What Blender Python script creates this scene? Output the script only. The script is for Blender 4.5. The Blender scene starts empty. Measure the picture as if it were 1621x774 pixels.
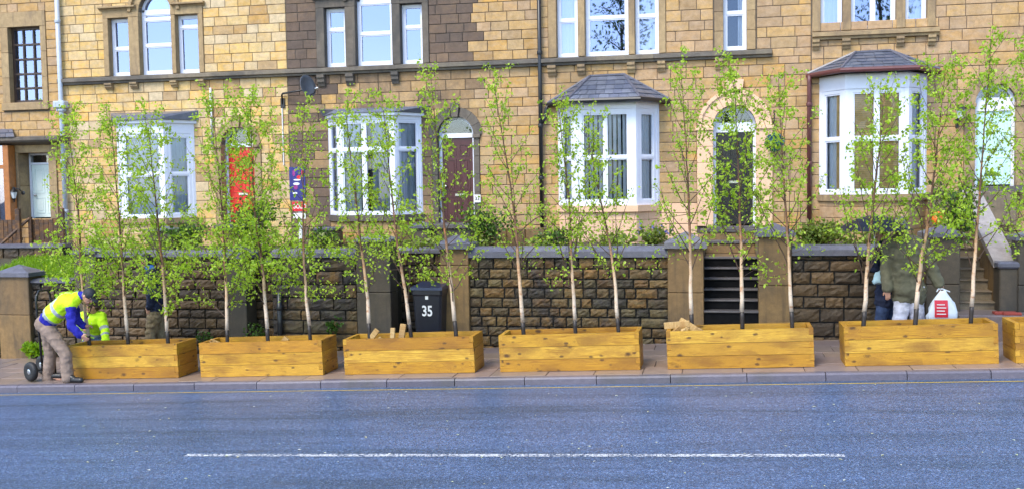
import bpy, bmesh, math, random
from mathutils import Vector, Matrix, Euler, noise as mnoise
R = math.radians
random.seed(7)
scene = bpy.context.scene
COL = scene.collection

# ------------------------------------------------------------------ camera, sky, sun, exposure
FPX, YAW, PITCH, ROLL, CH = 1588.1, 0.2049, 0.0588, -0.0159, 2.855
FW = Vector((-math.sin(YAW)*math.cos(PITCH), math.cos(YAW)*math.cos(PITCH), -math.sin(PITCH)))
RT0 = Vector((math.cos(YAW), math.sin(YAW), 0)); UP0 = RT0.cross(FW)
RT = math.cos(ROLL)*RT0 + math.sin(ROLL)*UP0; UP = -math.sin(ROLL)*RT0 + math.cos(ROLL)*UP0
cd = bpy.data.cameras.new('camera'); cam = bpy.data.objects.new('camera', cd); COL.objects.link(cam)
m = Matrix((RT, UP, -FW)).transposed().to_4x4(); m.translation = (0, 0, CH); cam.matrix_world = m
cd.sensor_width = 36; cd.lens = 36*FPX/1621; cd.clip_start = .1; cd.clip_end = 3000
scene.camera = cam

SUN_EL, SUN_AZ = R(52), R(205)      # azimuth clockwise from +Y : behind the camera, a little to the left
world = bpy.data.worlds.new('World'); scene.world = world; world.use_nodes = True
wn = world.node_tree; bg = wn.nodes['Background']
sky = wn.nodes.new('ShaderNodeTexSky'); sky.sky_type = 'NISHITA'; sky.sun_disc = False
sky.sun_elevation = SUN_EL; sky.sun_rotation = SUN_AZ; sky.air_density = 1.0; sky.dust_density = 0.8; sky.ozone_density = 1.6
wn.links.new(sky.outputs[0], bg.inputs[0]); bg.inputs[1].default_value = 0.15
sl_ = bpy.data.lights.new('sun', 'SUN'); sl_.energy = 1.25; sl_.angle = R(24); sl_.color = (1, .93, .80)
sun = bpy.data.objects.new('sun', sl_); COL.objects.link(sun)
sd = Vector((math.sin(SUN_AZ)*math.cos(SUN_EL), math.cos(SUN_AZ)*math.cos(SUN_EL), math.sin(SUN_EL)))
sun.rotation_euler = sd.to_track_quat('Z', 'Y').to_euler(); sun.location = (-6, -10, 20)
vs = scene.view_settings; vs.view_transform = 'Standard'; vs.look = 'None'; vs.gamma = 1; vs.exposure = 1.6
scene.cycles.max_bounces = 5; scene.cycles.diffuse_bounces = 3; scene.cycles.glossy_bounces = 3; scene.cycles.transparent_max_bounces = 12
scene.cycles.use_adaptive_sampling = True; scene.cycles.adaptive_threshold = .02; scene.cycles.caustics_reflective = False; scene.cycles.caustics_refractive = False

# ------------------------------------------------------------------ measuring: photograph pixel + distance -> metres
def W(x, y, Y):
    d = FW + RT*((x-810.5)/FPX) + UP*((387-y)/FPX)
    t = Y/d.y
    return d.x*t, d.z*t+CH
def WX(x, Y, y=300): return W(x, y, Y)[0]
def WZ(x, y, Y): return W(x, y, Y)[1]
SL = 0.0391                        # the street climbs to the right
SA = math.atan(SL)
YF, YW, YP = 21.5, 18.2, 15.6      # house fronts, garden walls, planter fronts
def g(X): return SL*X

# ------------------------------------------------------------------ mesh helpers
class MB:
    def __init__(s): s.v = []; s.f = []
    def add(s, vs, fs, M=None):
        n = len(s.v)
        s.v += [tuple(M @ Vector(p)) for p in vs] if M is not None else [tuple(p) for p in vs]
        s.f += [tuple(i+n for i in f) for f in fs]
        return s
    def box(s, x0, x1, y0, y1, z0, z1, M=None):
        return s.add([(x0,y0,z0),(x1,y0,z0),(x1,y1,z0),(x0,y1,z0),(x0,y0,z1),(x1,y0,z1),(x1,y1,z1),(x0,y1,z1)],
                     [(0,3,2,1),(4,5,6,7),(0,1,5,4),(1,2,6,5),(2,3,7,6),(3,0,4,7)], M)
    def cbox(s, x0, x1, y0, y1, z0, z1, b, M=None):
        vs = []
        for ix, x in ((1, x0), (-1, x1)):
            for iy, y in ((1, y0), (-1, y1)):
                for iz, z in ((1, z0), (-1, z1)):
                    vs += [(x, y+iy*b, z+iz*b), (x+ix*b, y, z+iz*b), (x+ix*b, y+iy*b, z)]
        def k(a, b_, c, ax): return (a*4+b_*2+c)*3+ax
        fs = [(k(0,0,0,0),k(0,0,1,0),k(0,1,1,0),k(0,1,0,0)), (k(1,0,0,0),k(1,1,0,0),k(1,1,1,0),k(1,0,1,0)),
              (k(0,0,0,1),k(1,0,0,1),k(1,0,1,1),k(0,0,1,1)), (k(0,1,0,1),k(0,1,1,1),k(1,1,1,1),k(1,1,0,1)),
              (k(0,0,0,2),k(0,1,0,2),k(1,1,0,2),k(1,0,0,2)), (k(0,0,1,2),k(1,0,1,2),k(1,1,1,2),k(0,1,1,2))]
        for p in (0, 1):
            for q in (0, 1):
                fs += [(k(p,q,0,0),k(p,q,1,0),k(p,q,1,1),k(p,q,0,1)), (k(p,0,q,0),k(p,1,q,0),k(p,1,q,2),k(p,0,q,2)),
                       (k(0,p,q,1),k(1,p,q,1),k(1,p,q,2),k(0,p,q,2))]
                for c in (0, 1): fs.append((k(p,q,c,0),k(p,q,c,1),k(p,q,c,2)))
        return s.add(vs, fs, M)
    def prism(s, poly, y0, y1, M=None, cap=True):           # polygon in x,z pushed along y
        n = len(poly)
        vs = [(x, y0, z) for x, z in poly]+[(x, y1, z) for x, z in poly]
        fs = [(i, (i+1) % n, n+(i+1) % n, n+i) for i in range(n)]
        if cap: fs += [tuple(range(n-1, -1, -1)), tuple(range(n, 2*n))]
        return s.add(vs, fs, M)
    def loft(s, rings, cap=True, closed=True):
        n = len(rings[0]); vs = [p for r in rings for p in r]; fs = []
        for i in range(len(rings)-1):
            for j in range(n if closed else n-1):
                a, b = i*n+j, i*n+(j+1) % n
                fs.append((a, b, b+n, a+n))
        if cap: fs += [tuple(range(n-1, -1, -1)), tuple(range((len(rings)-1)*n, len(rings)*n))]
        return s.add(vs, fs)
    def tube(s, pts, rad, n=6, cap=True):
        pts = [Vector(p) for p in pts]; rings = []
        if not hasattr(rad, '__len__'): rad = [rad]*len(pts)
        ref = None
        for i, p in enumerate(pts):
            d = (pts[min(i+1, len(pts)-1)]-pts[max(i-1, 0)]).normalized()
            if ref is None: ref = Vector((1, 0, 0)) if abs(d.x) < .8 else Vector((0, 1, 0))
            u = (ref-d*ref.dot(d)).normalized(); w = d.cross(u); ref = u
            rings.append([p+(u*math.cos(a)+w*math.sin(a))*rad[i] for a in [2*math.pi*k/n for k in range(n)]])
        return s.loft(rings, cap)
    def lathe(s, prof, M=None, n=16):
        rings = [[Vector((r*math.cos(2*math.pi*k/n), r*math.sin(2*math.pi*k/n), z)) for k in range(n)] for r, z in prof]
        if M is not None: rings = [[M @ p for p in r] for r in rings]
        return s.loft(rings)
    def capsule(s, p0, r0, p1, r1, n=12):
        p0, p1 = Vector(p0), Vector(p1); d = p1-p0
        if d.length < 1e-5: d = Vector((0, 0, 1e-4))
        d.normalize()
        P, Q = [], []
        for a in (80, 50, 22): P.append(p0-d*r0*math.sin(R(a))); Q.append(r0*math.cos(R(a)))
        P += [p0, p1]; Q += [r0, r1]
        for a in (22, 50, 80): P.append(p1+d*r1*math.sin(R(a))); Q.append(r1*math.cos(R(a)))
        ref = Vector((1, 0, 0)) if abs(d.x) < .8 else Vector((0, 1, 0))
        u = (ref-d*ref.dot(d)).normalized(); w = d.cross(u)
        return s.loft([[p+(u*math.cos(2*math.pi*k/n)+w*math.sin(2*math.pi*k/n))*q for k in range(n)] for p, q in zip(P, Q)])
    def ell(s, c, rx, ry, rz, M=None, n=14, k=9):
        rings = []
        for i in range(k):
            a = -math.pi/2+math.pi*(i+.5)/k
            rings.append([Vector((rx*math.cos(a)*math.cos(2*math.pi*j/n), ry*math.cos(a)*math.sin(2*math.pi*j/n), rz*math.sin(a))) for j in range(n)])
        T = Matrix.Translation(Vector(c)) @ (M.to_4x4() if M is not None else Matrix())
        return s.loft([[T @ p for p in r] for r in rings])
    def mesh(s, name, mat=None, smooth=False):
        me = bpy.data.meshes.new(name); me.from_pydata(s.v, [], s.f)
        if mat: me.materials.append(MAT[mat] if isinstance(mat, str) else mat)
        if smooth: me.polygons.foreach_set('use_smooth', [True]*len(me.polygons))
        me.update(); return me

def link(name, data, parent=None, local=False):
    o = bpy.data.objects.new(name, data); COL.objects.link(o)
    if parent is not None:
        o.parent = parent
        if not local:
            # world-space meshes below an unrotated thing: undo the thing's own offset
            root = parent
            while root.parent is not None: root = root.parent
            o.matrix_parent_inverse = Matrix.Translation(root.location).inverted() if parent is root else Matrix()
    return o
def ob(name, mb, mat, parent=None, smooth=False, local=False):
    return link(name, mb.mesh(name, mat, smooth), parent, local)
def tag(o, label=None, cat=None, group=None, kind=None):
    if label: o['label'] = label
    if cat: o['category'] = cat
    if group: o['group'] = group
    if kind: o['kind'] = kind
    return o
def thing(name, label, cat, loc=(0, 0, 0), group=None, rot=None):
    o = bpy.data.objects.new(name, None); COL.objects.link(o); o.location = loc
    if rot: o.rotation_euler = rot
    o.empty_display_size = .1
    return tag(o, label, cat, group)

# ------------------------------------------------------------------ materials
MAT = {}
class NT:
    def __init__(s, name):
        s.m = bpy.data.materials.new(name); s.m.use_nodes = True; s.t = s.m.node_tree
        s.b = s.t.nodes['Principled BSDF']; s.out = s.t.nodes['Material Output']; MAT[name] = s.m
    def n(s, typ, **kw):
        nd = s.t.nodes.new('ShaderNode'+typ)
        for k, v in kw.items(): setattr(nd, k, v)
        return nd
    def l(s, a, b): s.t.links.new(a, b)
    def pos(s): return s.n('NewGeometry').outputs['Position']
    def obj(s, rnd=True):
        tc = s.n('TexCoord'); oi = s.n('ObjectInfo'); ad = s.n('VectorMath', operation='MULTIPLY_ADD')
        s.l(tc.outputs['Object'], ad.inputs[0]); ad.inputs[1].default_value = (1, 1, 1)
        mu = s.n('VectorMath', operation='SCALE'); co = s.n('CombineXYZ')
        for i in range(3): s.l(oi.outputs['Random'], co.inputs[i])
        s.l(co.outputs[0], mu.inputs[0]); mu.inputs['Scale'].default_value = 37.0
        s.l(mu.outputs[0], ad.inputs[2]); return ad.outputs[0]
    def scale(s, v, sc):
        mp = s.n('Mapping'); s.l(v, mp.inputs[0]); mp.inputs['Scale'].default_value = sc; return mp.outputs[0]
    def noise(s, v, sc, det=4, rough=.6, dist=0):
        nd = s.n('TexNoise'); s.l(v, nd.inputs['Vector']); nd.inputs['Scale'].default_value = sc
        nd.inputs['Detail'].default_value = det; nd.inputs['Roughness'].default_value = rough; nd.inputs['Distortion'].default_value = dist
        return nd.outputs[0]
    def ramp(s, v, stops, interp='LINEAR'):
        r = s.n('ValToRGB'); s.l(v, r.inputs[0]); e = r.color_ramp; e.interpolation = interp
        while len(e.elements) < len(stops): e.elements.new(.5)
        for el, (p, c) in zip(e.elements, stops):
            el.position = p; el.color = (c, c, c, 1) if not hasattr(c, '__len__') else (*c[:3], 1)
        return r.outputs[0]
    def mix(s, f, a, b, mode='MIX'):
        nd = s.n('MixRGB', blend_type=mode)
        for i, x in enumerate((f, a, b)):
            if hasattr(x, 'links') or hasattr(x, 'is_linked'): s.l(x, nd.inputs[i])
            elif hasattr(x, '__len__'): nd.inputs[i].default_value = (*x[:3], 1)
            else: nd.inputs[i].default_value = x
        return nd.outputs[0]
    def math(s, op, a, b=0):
        nd = s.n('Math', operation=op)
        for i, x in enumerate((a, b)):
            if hasattr(x, 'is_linked'): s.l(x, nd.inputs[i])
            else: nd.inputs[i].default_value = x
        return nd.outputs[0]
    def bump(s, h, st, dist=.01):
        nd = s.n('Bump'); s.l(h, nd.inputs['Height']); nd.inputs['Strength'].default_value = st; nd.inputs['Distance'].default_value = dist
        s.l(nd.outputs[0], s.b.inputs['Normal'])
    def set(s, color=None, rough=.8, spec=.5, metal=0, coat=0):
        if color is not None:
            if hasattr(color, 'is_linked'): s.l(color, s.b.inputs['Base Color'])
            else: s.b.inputs['Base Color'].default_value = (*color, 1)
        if hasattr(rough, 'is_linked'): s.l(rough, s.b.inputs['Roughness'])
        else: s.b.inputs['Roughness'].default_value = rough
        s.b.inputs['Specular IOR Level'].default_value = spec; s.b.inputs['Metallic'].default_value = metal
        s.b.inputs['Coat Weight'].default_value = coat
        return s

def stone_mat(name, cols, stain=None, sth=(.5, .65), mottle=.35, rough=.85, bump=.25, streak=None, drift=None):
    t = NT(name); p = t.pos(); rnd = t.n('ObjectInfo').outputs['Random']
    if len(cols) == 1: cols = cols*2
    k = len(cols)
    c = t.ramp(rnd, [(i/max(1, k-1), x) for i, x in enumerate(cols)])
    n1 = t.noise(p, 9, 5, .7); n2 = t.noise(p, 60, 3, .6)
    if drift: c = t.mix(t.ramp(t.noise(t.scale(p, (1, 1, 2.2)), 5.5, 3, .6, .3), [(.40, 0), (.68, .60)]), c, drift)
    c = t.mix(1, c, t.ramp(n1, [(.25, 1-mottle), (.75, 1+mottle*.25)]), 'MULTIPLY')
    c = t.mix(.5, c, t.ramp(n2, [(.3, .72), (.7, 1.12)]), 'MULTIPLY')
    if stain:
        n3 = t.noise(t.scale(p, (1, 1, .55)), .9, 5, .65, .4)
        c = t.mix(t.ramp(n3, [(sth[0], 0), (sth[1], .85)]), c, stain)
    if streak:
        n4 = t.noise(t.scale(p, (5, 5, .5)), 1.6, 4, .6)
        c = t.mix(t.ramp(n4, [(.52, 0), (.72, .7)]), c, streak)
    t.set(c, rough, .35)
    h = t.mix(.5, n2, t.noise(p, 25, 4, .7))
    t.bump(h, bump, .012)
    return t
def plain(name, col, rough=.5, spec=.5, metal=0, var=.12, sc=14, coat=0, bump=0):
    t = NT(name); n = t.noise(t.obj(), sc, 4, .6)
    c = t.mix(1, col, t.ramp(n, [(.25, 1-var), (.75, 1+var)]), 'MULTIPLY')
    t.set(c, rough, spec, metal, coat)
    if bump: t.bump(n, bump, .01)
    return t

stone_mat('stone_light', [(.70,.42,.12), (.72,.50,.20), (.60,.36,.11), (.70,.53,.29), (.80,.46,.11), (.56,.42,.25), (.74,.48,.16), (.66,.52,.33), (.76,.43,.10)], (.36,.26,.14), (.62,.85), drift=(.62,.48,.31))
stone_mat('stone_gold', [(0.520,0.302,0.102), (0.578,0.363,0.148), (0.416,0.252,0.102), (0.601,0.333,0.085), (0.508,0.343,0.171), (0.370,0.236,0.117)], (0.220,0.151,0.093), (.54,.74), drift=(0.485,0.347,0.210))
stone_mat('stone_tan', [(0.532,0.319,0.132), (0.464,0.298,0.166), (0.590,0.368,0.149), (0.408,0.269,0.149), (0.556,0.358,0.191)], (0.238,0.169,0.116), (.58,.80), drift=(0.498,0.358,0.240))
stone_mat('stone_soot', [(0.156,0.104,0.074), (0.197,0.130,0.084), (0.122,0.088,0.070), (0.231,0.151,0.095)], (0.081,0.063,0.055), (.48,.66), drift=(0.150,0.109,0.090))
stone_mat('stone_mixed', [(0.433,0.267,0.117), (0.175,0.115,0.074), (0.350,0.221,0.109), (0.474,0.304,0.148), (0.247,0.161,0.094), (0.515,0.331,0.156)], (0.103,0.074,0.055), (.48,.64), drift=(0.309,0.221,0.140))
stone_mat('dressing_tan', [(0.441,0.314,0.168), (0.399,0.275,0.144)], (0.158,0.114,0.080), (.50,.68), streak=(0.147,0.109,0.080))
stone_mat('dressing_soot', [(.17,.14,.11), (.14,.12,.10)], (.07,.065,.06), (.45,.62), streak=(.06,.055,.055))
stone_mat('course_mat', [(.20,.17,.13), (.26,.21,.15), (.16,.14,.12)], (.08,.075,.07), (.45,.62))
stone_mat('cream_paint', [(0.778,0.515,0.336), (0.756,0.497,0.328)], (0.540,0.350,0.216), (.58,.80), mottle=.1, bump=.1)
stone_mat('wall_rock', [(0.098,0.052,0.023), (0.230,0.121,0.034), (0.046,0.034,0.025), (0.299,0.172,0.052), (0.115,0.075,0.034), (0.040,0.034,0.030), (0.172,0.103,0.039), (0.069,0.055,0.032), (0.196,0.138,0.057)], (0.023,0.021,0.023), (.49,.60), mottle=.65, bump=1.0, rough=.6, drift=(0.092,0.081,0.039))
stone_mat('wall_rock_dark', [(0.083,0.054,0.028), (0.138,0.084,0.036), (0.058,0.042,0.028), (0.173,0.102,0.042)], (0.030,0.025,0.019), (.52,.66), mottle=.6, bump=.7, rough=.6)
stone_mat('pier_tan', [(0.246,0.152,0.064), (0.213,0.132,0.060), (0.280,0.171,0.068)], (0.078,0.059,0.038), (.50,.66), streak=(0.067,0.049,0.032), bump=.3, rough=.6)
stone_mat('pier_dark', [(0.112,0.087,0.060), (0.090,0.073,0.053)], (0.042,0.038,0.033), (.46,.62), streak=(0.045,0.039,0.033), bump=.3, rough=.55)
stone_mat('coping_mat', [(.155,.155,.19), (.12,.12,.155), (.18,.175,.20)], (.07,.07,.072), (.55,.75), bump=.2, rough=.33)
stone_mat('slate', [(.13,.145,.20), (.10,.115,.16), (.16,.175,.22), (.115,.125,.16)], (.07,.08,.11), (.5,.7), bump=.2, rough=.30)
stone_mat('step_tread', [(.12,.11,.11)], (.10,.09,.085), (.5,.7), bump=.2, rough=.4)
stone_mat('step_stone', [(.26,.20,.13), (.22,.17,.115)], (.07,.06,.05), (.46,.62), bump=.3, rough=.5)
stone_mat('pale_stone', [(.36,.32,.31), (.33,.30,.29)], (.16,.14,.13), (.52,.75), bump=.2, rough=.4)
plain('riser_black', (.007,.007,.008), .85, .08, var=.4, sc=9)
stone_mat('mortar', [(.17,.135,.10)], (.08,.07,.065), (.5,.7), bump=.2)
stone_mat('mortar_soot', [(.10,.085,.07)], (.05,.045,.042), (.5,.7), bump=.2)
stone_mat('mortar_dark', [(.024,.022,.02)], (.015,.015,.015), (.5,.7), bump=.3)
stone_mat('flag', [(.27,.19,.155), (.30,.22,.19), (.24,.185,.175), (.29,.205,.15), (.21,.175,.175), (.32,.225,.165)], (.14,.12,.115), (.52,.75), mottle=.25, bump=.12, rough=.33)
stone_mat('kerb_mat', [(.125,.115,.15), (.15,.135,.165), (.11,.102,.135)], (.09,.085,.085), (.5,.7), mottle=.25, bump=.15, rough=.36)
plain('upvc', (.72,.75,.86), .28, .5, var=.03)
plain('white_paint', (.70,.73,.82), .38, .5, var=.06)
plain('brown_frame', (.05,.03,.022), .45, var=.2)
plain('orange_timber', (.36,.13,.03), .45, var=.25)
plain('red_door', (.62,.022,.012), .32, var=.08)
plain('maroon_door', (.075,.022,.026), .32, var=.12)
plain('black_door', (.010,.010,.013), .25, var=.2)
plain('mint_door', (.50,.72,.70), .38, var=.06)
plain('pale_door', (.68,.78,.74), .38, var=.05)
plain('pipe_grey', (.40,.45,.53), .4, var=.12)
plain('pipe_black', (.013,.014,.017), .35, var=.25)
plain('pipe_maroon', (.11,.035,.035), .4, var=.2)
plain('pipe_white', (.70,.70,.70), .45, var=.1)
plain('steel', (.55,.55,.56), .25, metal=1, var=.06)
plain('black_metal', (.012,.012,.014), .38, var=.2)
plain('bin_black', (.012,.014,.022), .34, var=.15)
plain('bin_lid', (.016,.024,.06), .28, var=.15)
plain('white_print', (.78,.78,.78), .5, var=.03)
plain('sign_blue', (.025,.028,.20), .3, var=.1)
plain('sign_red', (.62,.02,.04), .3, var=.06)
plain('sign_purple', (.28,.03,.22), .3, var=.1)
plain('dish_grey', (.10,.108,.125), .4, var=.15)
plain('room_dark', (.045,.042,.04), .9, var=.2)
plain('curtain_white', (.72,.76,.84), .85, var=.10, sc=5)
plain('curtain_grey', (.40,.44,.50), .85, var=.15, sc=5)
plain('soil', (.022,.016,.011), .95, var=.5, sc=30, bump=.8)
plain('earth', (.05,.042,.022), .95, var=.5, sc=12, bump=.8)
plain('rubber', (.012,.012,.013), .6, var=.2)
plain('trunk_foot', (.022,.015,.012), .5, var=.4, sc=30)
plain('twig', (.075,.042,.025), .6, var=.25)
plain('skin', (.52,.27,.18), .5, var=.08, sc=8)
plain('hair_dark', (.018,.012,.009), .55, var=.4, sc=60, bump=.6)
plain('hair_brown', (.055,.030,.016), .55, var=.4, sc=60, bump=.6)
plain('hair_grey', (.18,.17,.165), .6, var=.3, sc=60, bump=.6)
plain('cap_navy', (.012,.014,.024), .7, var=.2)
plain('shoe_black', (.012,.012,.014), .4, var=.2)
plain('eye_dark', (.01,.008,.007), .2)
plain('strap_green', (.03,.10,.03), .6)
plain('tile_red', (.33,.055,.035), .5, var=.2)
plain('pot_orange', (.70,.15,.01), .45, var=.15)
plain('bag_white', (.70,.74,.80), .35, var=.08, bump=.3)
plain('bag_blue', (.42,.60,.68), .4, var=.1)
plain('lantern_glass', (.55,.60,.62), .15, var=.1)
def cloth(name, col, sc=9, var=.22, rough=.85, bump=.5):
    t = NT(name); p = t.obj(); n = t.noise(p, sc, 4, .55, .8); f = t.noise(p, 160, 2, .5)
    c = t.mix(1, col, t.ramp(n, [(.3, 1-var), (.7, 1+var)]), 'MULTIPLY')
    t.set(c, rough, .25); t.bump(t.mix(.25, n, f), bump, .03)
cloth('hi_vis', (.58,.92,.02), rough=.6, var=.12)
cloth('reflective', (.36,.38,.42), rough=.35, var=.1)
cloth('royal_blue', (.022,.022,.30))
cloth('khaki_grey', (.26,.19,.15))
cloth('khaki', (.20,.15,.09))
cloth('navy', (.020,.026,.055))
cloth('sky_blue', (.06,.19,.55))
cloth('denim', (.075,.11,.20))
cloth('denim_dark', (.035,.055,.115))
cloth('olive', (.14,.13,.085))
cloth('pale_trouser', (.55,.54,.62))
cloth('umbrella_black', (.012,.015,.028), rough=.45, bump=.15)

def asphalt():
    t = NT('asphalt'); p = t.pos()
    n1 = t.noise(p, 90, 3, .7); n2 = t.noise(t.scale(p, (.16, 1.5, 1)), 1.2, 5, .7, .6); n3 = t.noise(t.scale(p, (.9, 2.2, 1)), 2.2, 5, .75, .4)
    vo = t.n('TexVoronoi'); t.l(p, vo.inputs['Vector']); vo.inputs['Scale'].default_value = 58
    c = t.ramp(vo.outputs['Color'], [(.1, (.027,.046,.090)), (.45, (.050,.084,.158)), (.75, (.078,.126,.228)), (.97, (.19,.27,.42))])  # sky's blue reflection on the wet surface is tinted into these base colours
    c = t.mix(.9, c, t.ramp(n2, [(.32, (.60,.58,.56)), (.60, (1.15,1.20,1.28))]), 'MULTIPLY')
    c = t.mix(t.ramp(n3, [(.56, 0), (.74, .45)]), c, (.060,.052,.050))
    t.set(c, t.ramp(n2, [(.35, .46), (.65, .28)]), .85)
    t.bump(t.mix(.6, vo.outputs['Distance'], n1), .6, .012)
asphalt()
def wood(name, cols, wet=.45, knots=.62):
    t = NT(name); p = t.obj(); rnd = t.n('ObjectInfo').outputs['Random']
    base = t.ramp(rnd, [(i/(len(cols)-1), c) for i, c in enumerate(cols)])
    def knot(sc, thr, r0, r1):
        kn = t.n('TexVoronoi'); t.l(t.scale(p, sc), kn.inputs['Vector']); kn.inputs['Scale'].default_value = 1.0
        sp = t.n('SeparateColor'); t.l(kn.outputs['Color'], sp.inputs[0])
        kd = t.math('ADD', kn.outputs['Distance'], t.math('MULTIPLY', t.math('SUBTRACT', t.noise(p, 24, 4, .7), .5), .30))
        return kn, t.math('MULTIPLY', t.ramp(kd, [(r0, 1), (r1, 0)]), t.ramp(sp.outputs[0], [(thr, 0), (thr+.03, 1)]))
    k1, m1 = knot((3.1, 5.5, 5.6), knots, .08, .23); k2, m2 = knot((6.0, 10, 11.0), .72, .14, .28); k3, m3 = knot((1.7, 2, 3.9), .55, .18, .55)
    wv = t.mix(t.ramp(k1.outputs['Distance'], [(.0, .35), (.5, 0)]), p, k1.outputs['Color'])
    gr = t.noise(t.scale(wv, (1.1, 24, 24)), 2.4, 5, .7, .9)
    fine = t.noise(t.scale(p, (3, 90, 90)), 2, 3, .6)
    c = t.mix(1, base, t.ramp(gr, [(.30, (.42,.30,.16)), (.45, (.85,.78,.66)), (.58, (1.05,1.05,1.0)), (.75, (1.28,1.34,1.7))]), 'MULTIPLY')
    c = t.mix(.5, c, t.ramp(fine, [(.3, .70), (.7, 1.12)]), 'MULTIPLY')
    big = t.noise(t.scale(p, (1.6, 3, 5)), 1.9, 4, .65)
    c = t.mix(t.ramp(big, [(.46, 0), (.70, .62)]), c, (.27, .115, .018))
    c = t.mix(t.math('MULTIPLY', m3, .55), c, (.17, .07, .012))
    c = t.mix(t.math('MULTIPLY', m1, .92), c, (.055, .022, .008)); c = t.mix(t.math('MULTIPLY', m2, .85), c, (.07, .03, .010))
    t.set(c, wet, .45); t.bump(t.mix(.5, gr, fine), .3, .006)
wood('planter_wood', [(.47,.245,.018), (.55,.31,.030), (.40,.19,.014), (.60,.36,.045), (.49,.235,.018)])
wood('offcut_wood', [(.54,.37,.16), (.46,.30,.12), (.60,.44,.22)], .6)
wood('fence_wood', [(.055,.030,.02), (.07,.038,.024)], .6)
plain('blind_tan', (.78,.47,.17), .8, var=.2, sc=6)

def birch_bark():
    t = NT('birch_bark'); p = t.obj()
    z = t.n('SeparateXYZ'); t.l(t.n('TexCoord').outputs['Object'], z.inputs[0])
    n = t.noise(p, 7, 4, .6)
    hh = t.math('ADD', z.outputs[2], t.math('MULTIPLY', n, 1.1))
    c = t.ramp(t.math('MULTIPLY', hh, .28), [(.30, (.66,.53,.40)), (.46, (.58,.38,.22)), (.62, (.20,.10,.055)), (.8, (.10,.055,.035))])
    len_ = t.noise(t.scale(p, (4, 4, 40)), 3, 3, .6)
    c = t.mix(t.ramp(len_, [(.62, 0), (.70, .8)]), c, (.05,.035,.028))
    pk = t.noise(t.scale(p, (3, 3, 5)), 3, 3, .6)
    c = t.mix(t.ramp(pk, [(.55, 0), (.68, .75)]), c, (.42,.18,.065))
    t.set(c, .6, .3)
birch_bark()
def leaf_mat(name, cols, trans=.52):
    t = NT(name); r = t.n('NewGeometry').outputs['Random Per Island']
    c = t.ramp(r, [(i/(len(cols)-1), x) for i, x in enumerate(cols)])
    t.set(c, .42, .4)
    tr = t.n('BsdfTranslucent'); t.l(t.mix(1, c, (1.6,1.5,.6), 'MULTIPLY'), tr.inputs[0])
    ms = t.n('MixShader'); ms.inputs[0].default_value = trans
    t.l(t.b.outputs[0], ms.inputs[1]); t.l(tr.outputs[0], ms.inputs[2]); t.l(ms.outputs[0], t.out.inputs[0])
leaf_mat('birch_leaf', [(0.314,0.462,0.033), (0.403,0.561,0.050), (0.224,0.374,0.028), (0.515,0.660,0.110), (0.358,0.517,0.050), (0.168,0.297,0.022)])
leaf_mat('shrub_leaf', [(.05,.115,.018), (.08,.17,.02), (.035,.085,.016), (.12,.22,.03)], .3)
leaf_mat('shrub_yellow', [(.16,.24,.03), (.22,.28,.05), (.10,.17,.025), (.26,.27,.09)], .35)
leaf_mat('grass_leaf', [(.17,.32,.012), (.24,.40,.02), (.12,.25,.012), (.30,.45,.03)], .4)
leaf_mat('bluebell', [(.16,.18,.55), (.22,.22,.62)], .3)
leaf_mat('topiary_blue', [(.02,.10,.16), (.03,.16,.22), (.015,.07,.10)], .1)
leaf_mat('petal', [(.75,.74,.70), (.55,.60,.35), (.70,.62,.35)], .2)

def glass(name, refl=.42, tint=(.80,.86,.98)):
    t = NT(name)
    tr = t.n('BsdfTransparent'); tr.inputs[0].default_value = (.90,.93,.94,1)
    gl = t.n('BsdfGlossy'); gl.inputs[0].default_value = (*tint, 1); gl.inputs['Roughness'].default_value = .015
    lw = t.n('Fresnel'); lw.inputs[0].default_value = 1.5
    n = t.noise(t.pos(), 1.1, 2, .5); bp = t.n('Bump'); t.l(n, bp.inputs['Height']); bp.inputs['Strength'].default_value = .12; bp.inputs['Distance'].default_value = .02
    t.l(bp.outputs[0], gl.inputs['Normal'])
    ms = t.n('MixShader'); t.l(t.math('ADD', lw.outputs[0], refl), ms.inputs[0])
    t.l(tr.outputs[0], ms.inputs[1]); t.l(gl.outputs[0], ms.inputs[2]); t.l(ms.outputs[0], t.out.inputs[0])
glass('glass_sky', .36, (.50,.58,.90)); glass('glass_bay', .07, (.58,.70,1.0)); glass('glass_clear', .0, (.7,.8,1.0)); glass('glass_dark', .03)
def worn_paint(name, col, lo, hi):
    t = NT(name); p = t.pos(); n = t.noise(p, 30, 5, .8); n2 = t.noise(p, 5, 3, .6)
    t.set(col, .5, .4)
    tr = t.n('BsdfTransparent'); ms = t.n('MixShader')
    t.l(t.ramp(t.mix(.2, n, n2), [(lo, 0), (hi, 1)]), ms.inputs[0])
    t.l(tr.outputs[0], ms.inputs[1]); t.l(t.b.outputs[0], ms.inputs[2]); t.l(ms.outputs[0], t.out.inputs[0])
worn_paint('line_white', (.56,.57,.60), .47, .52); worn_paint('line_yellow', (.66,.44,.06), .36, .47)


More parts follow.
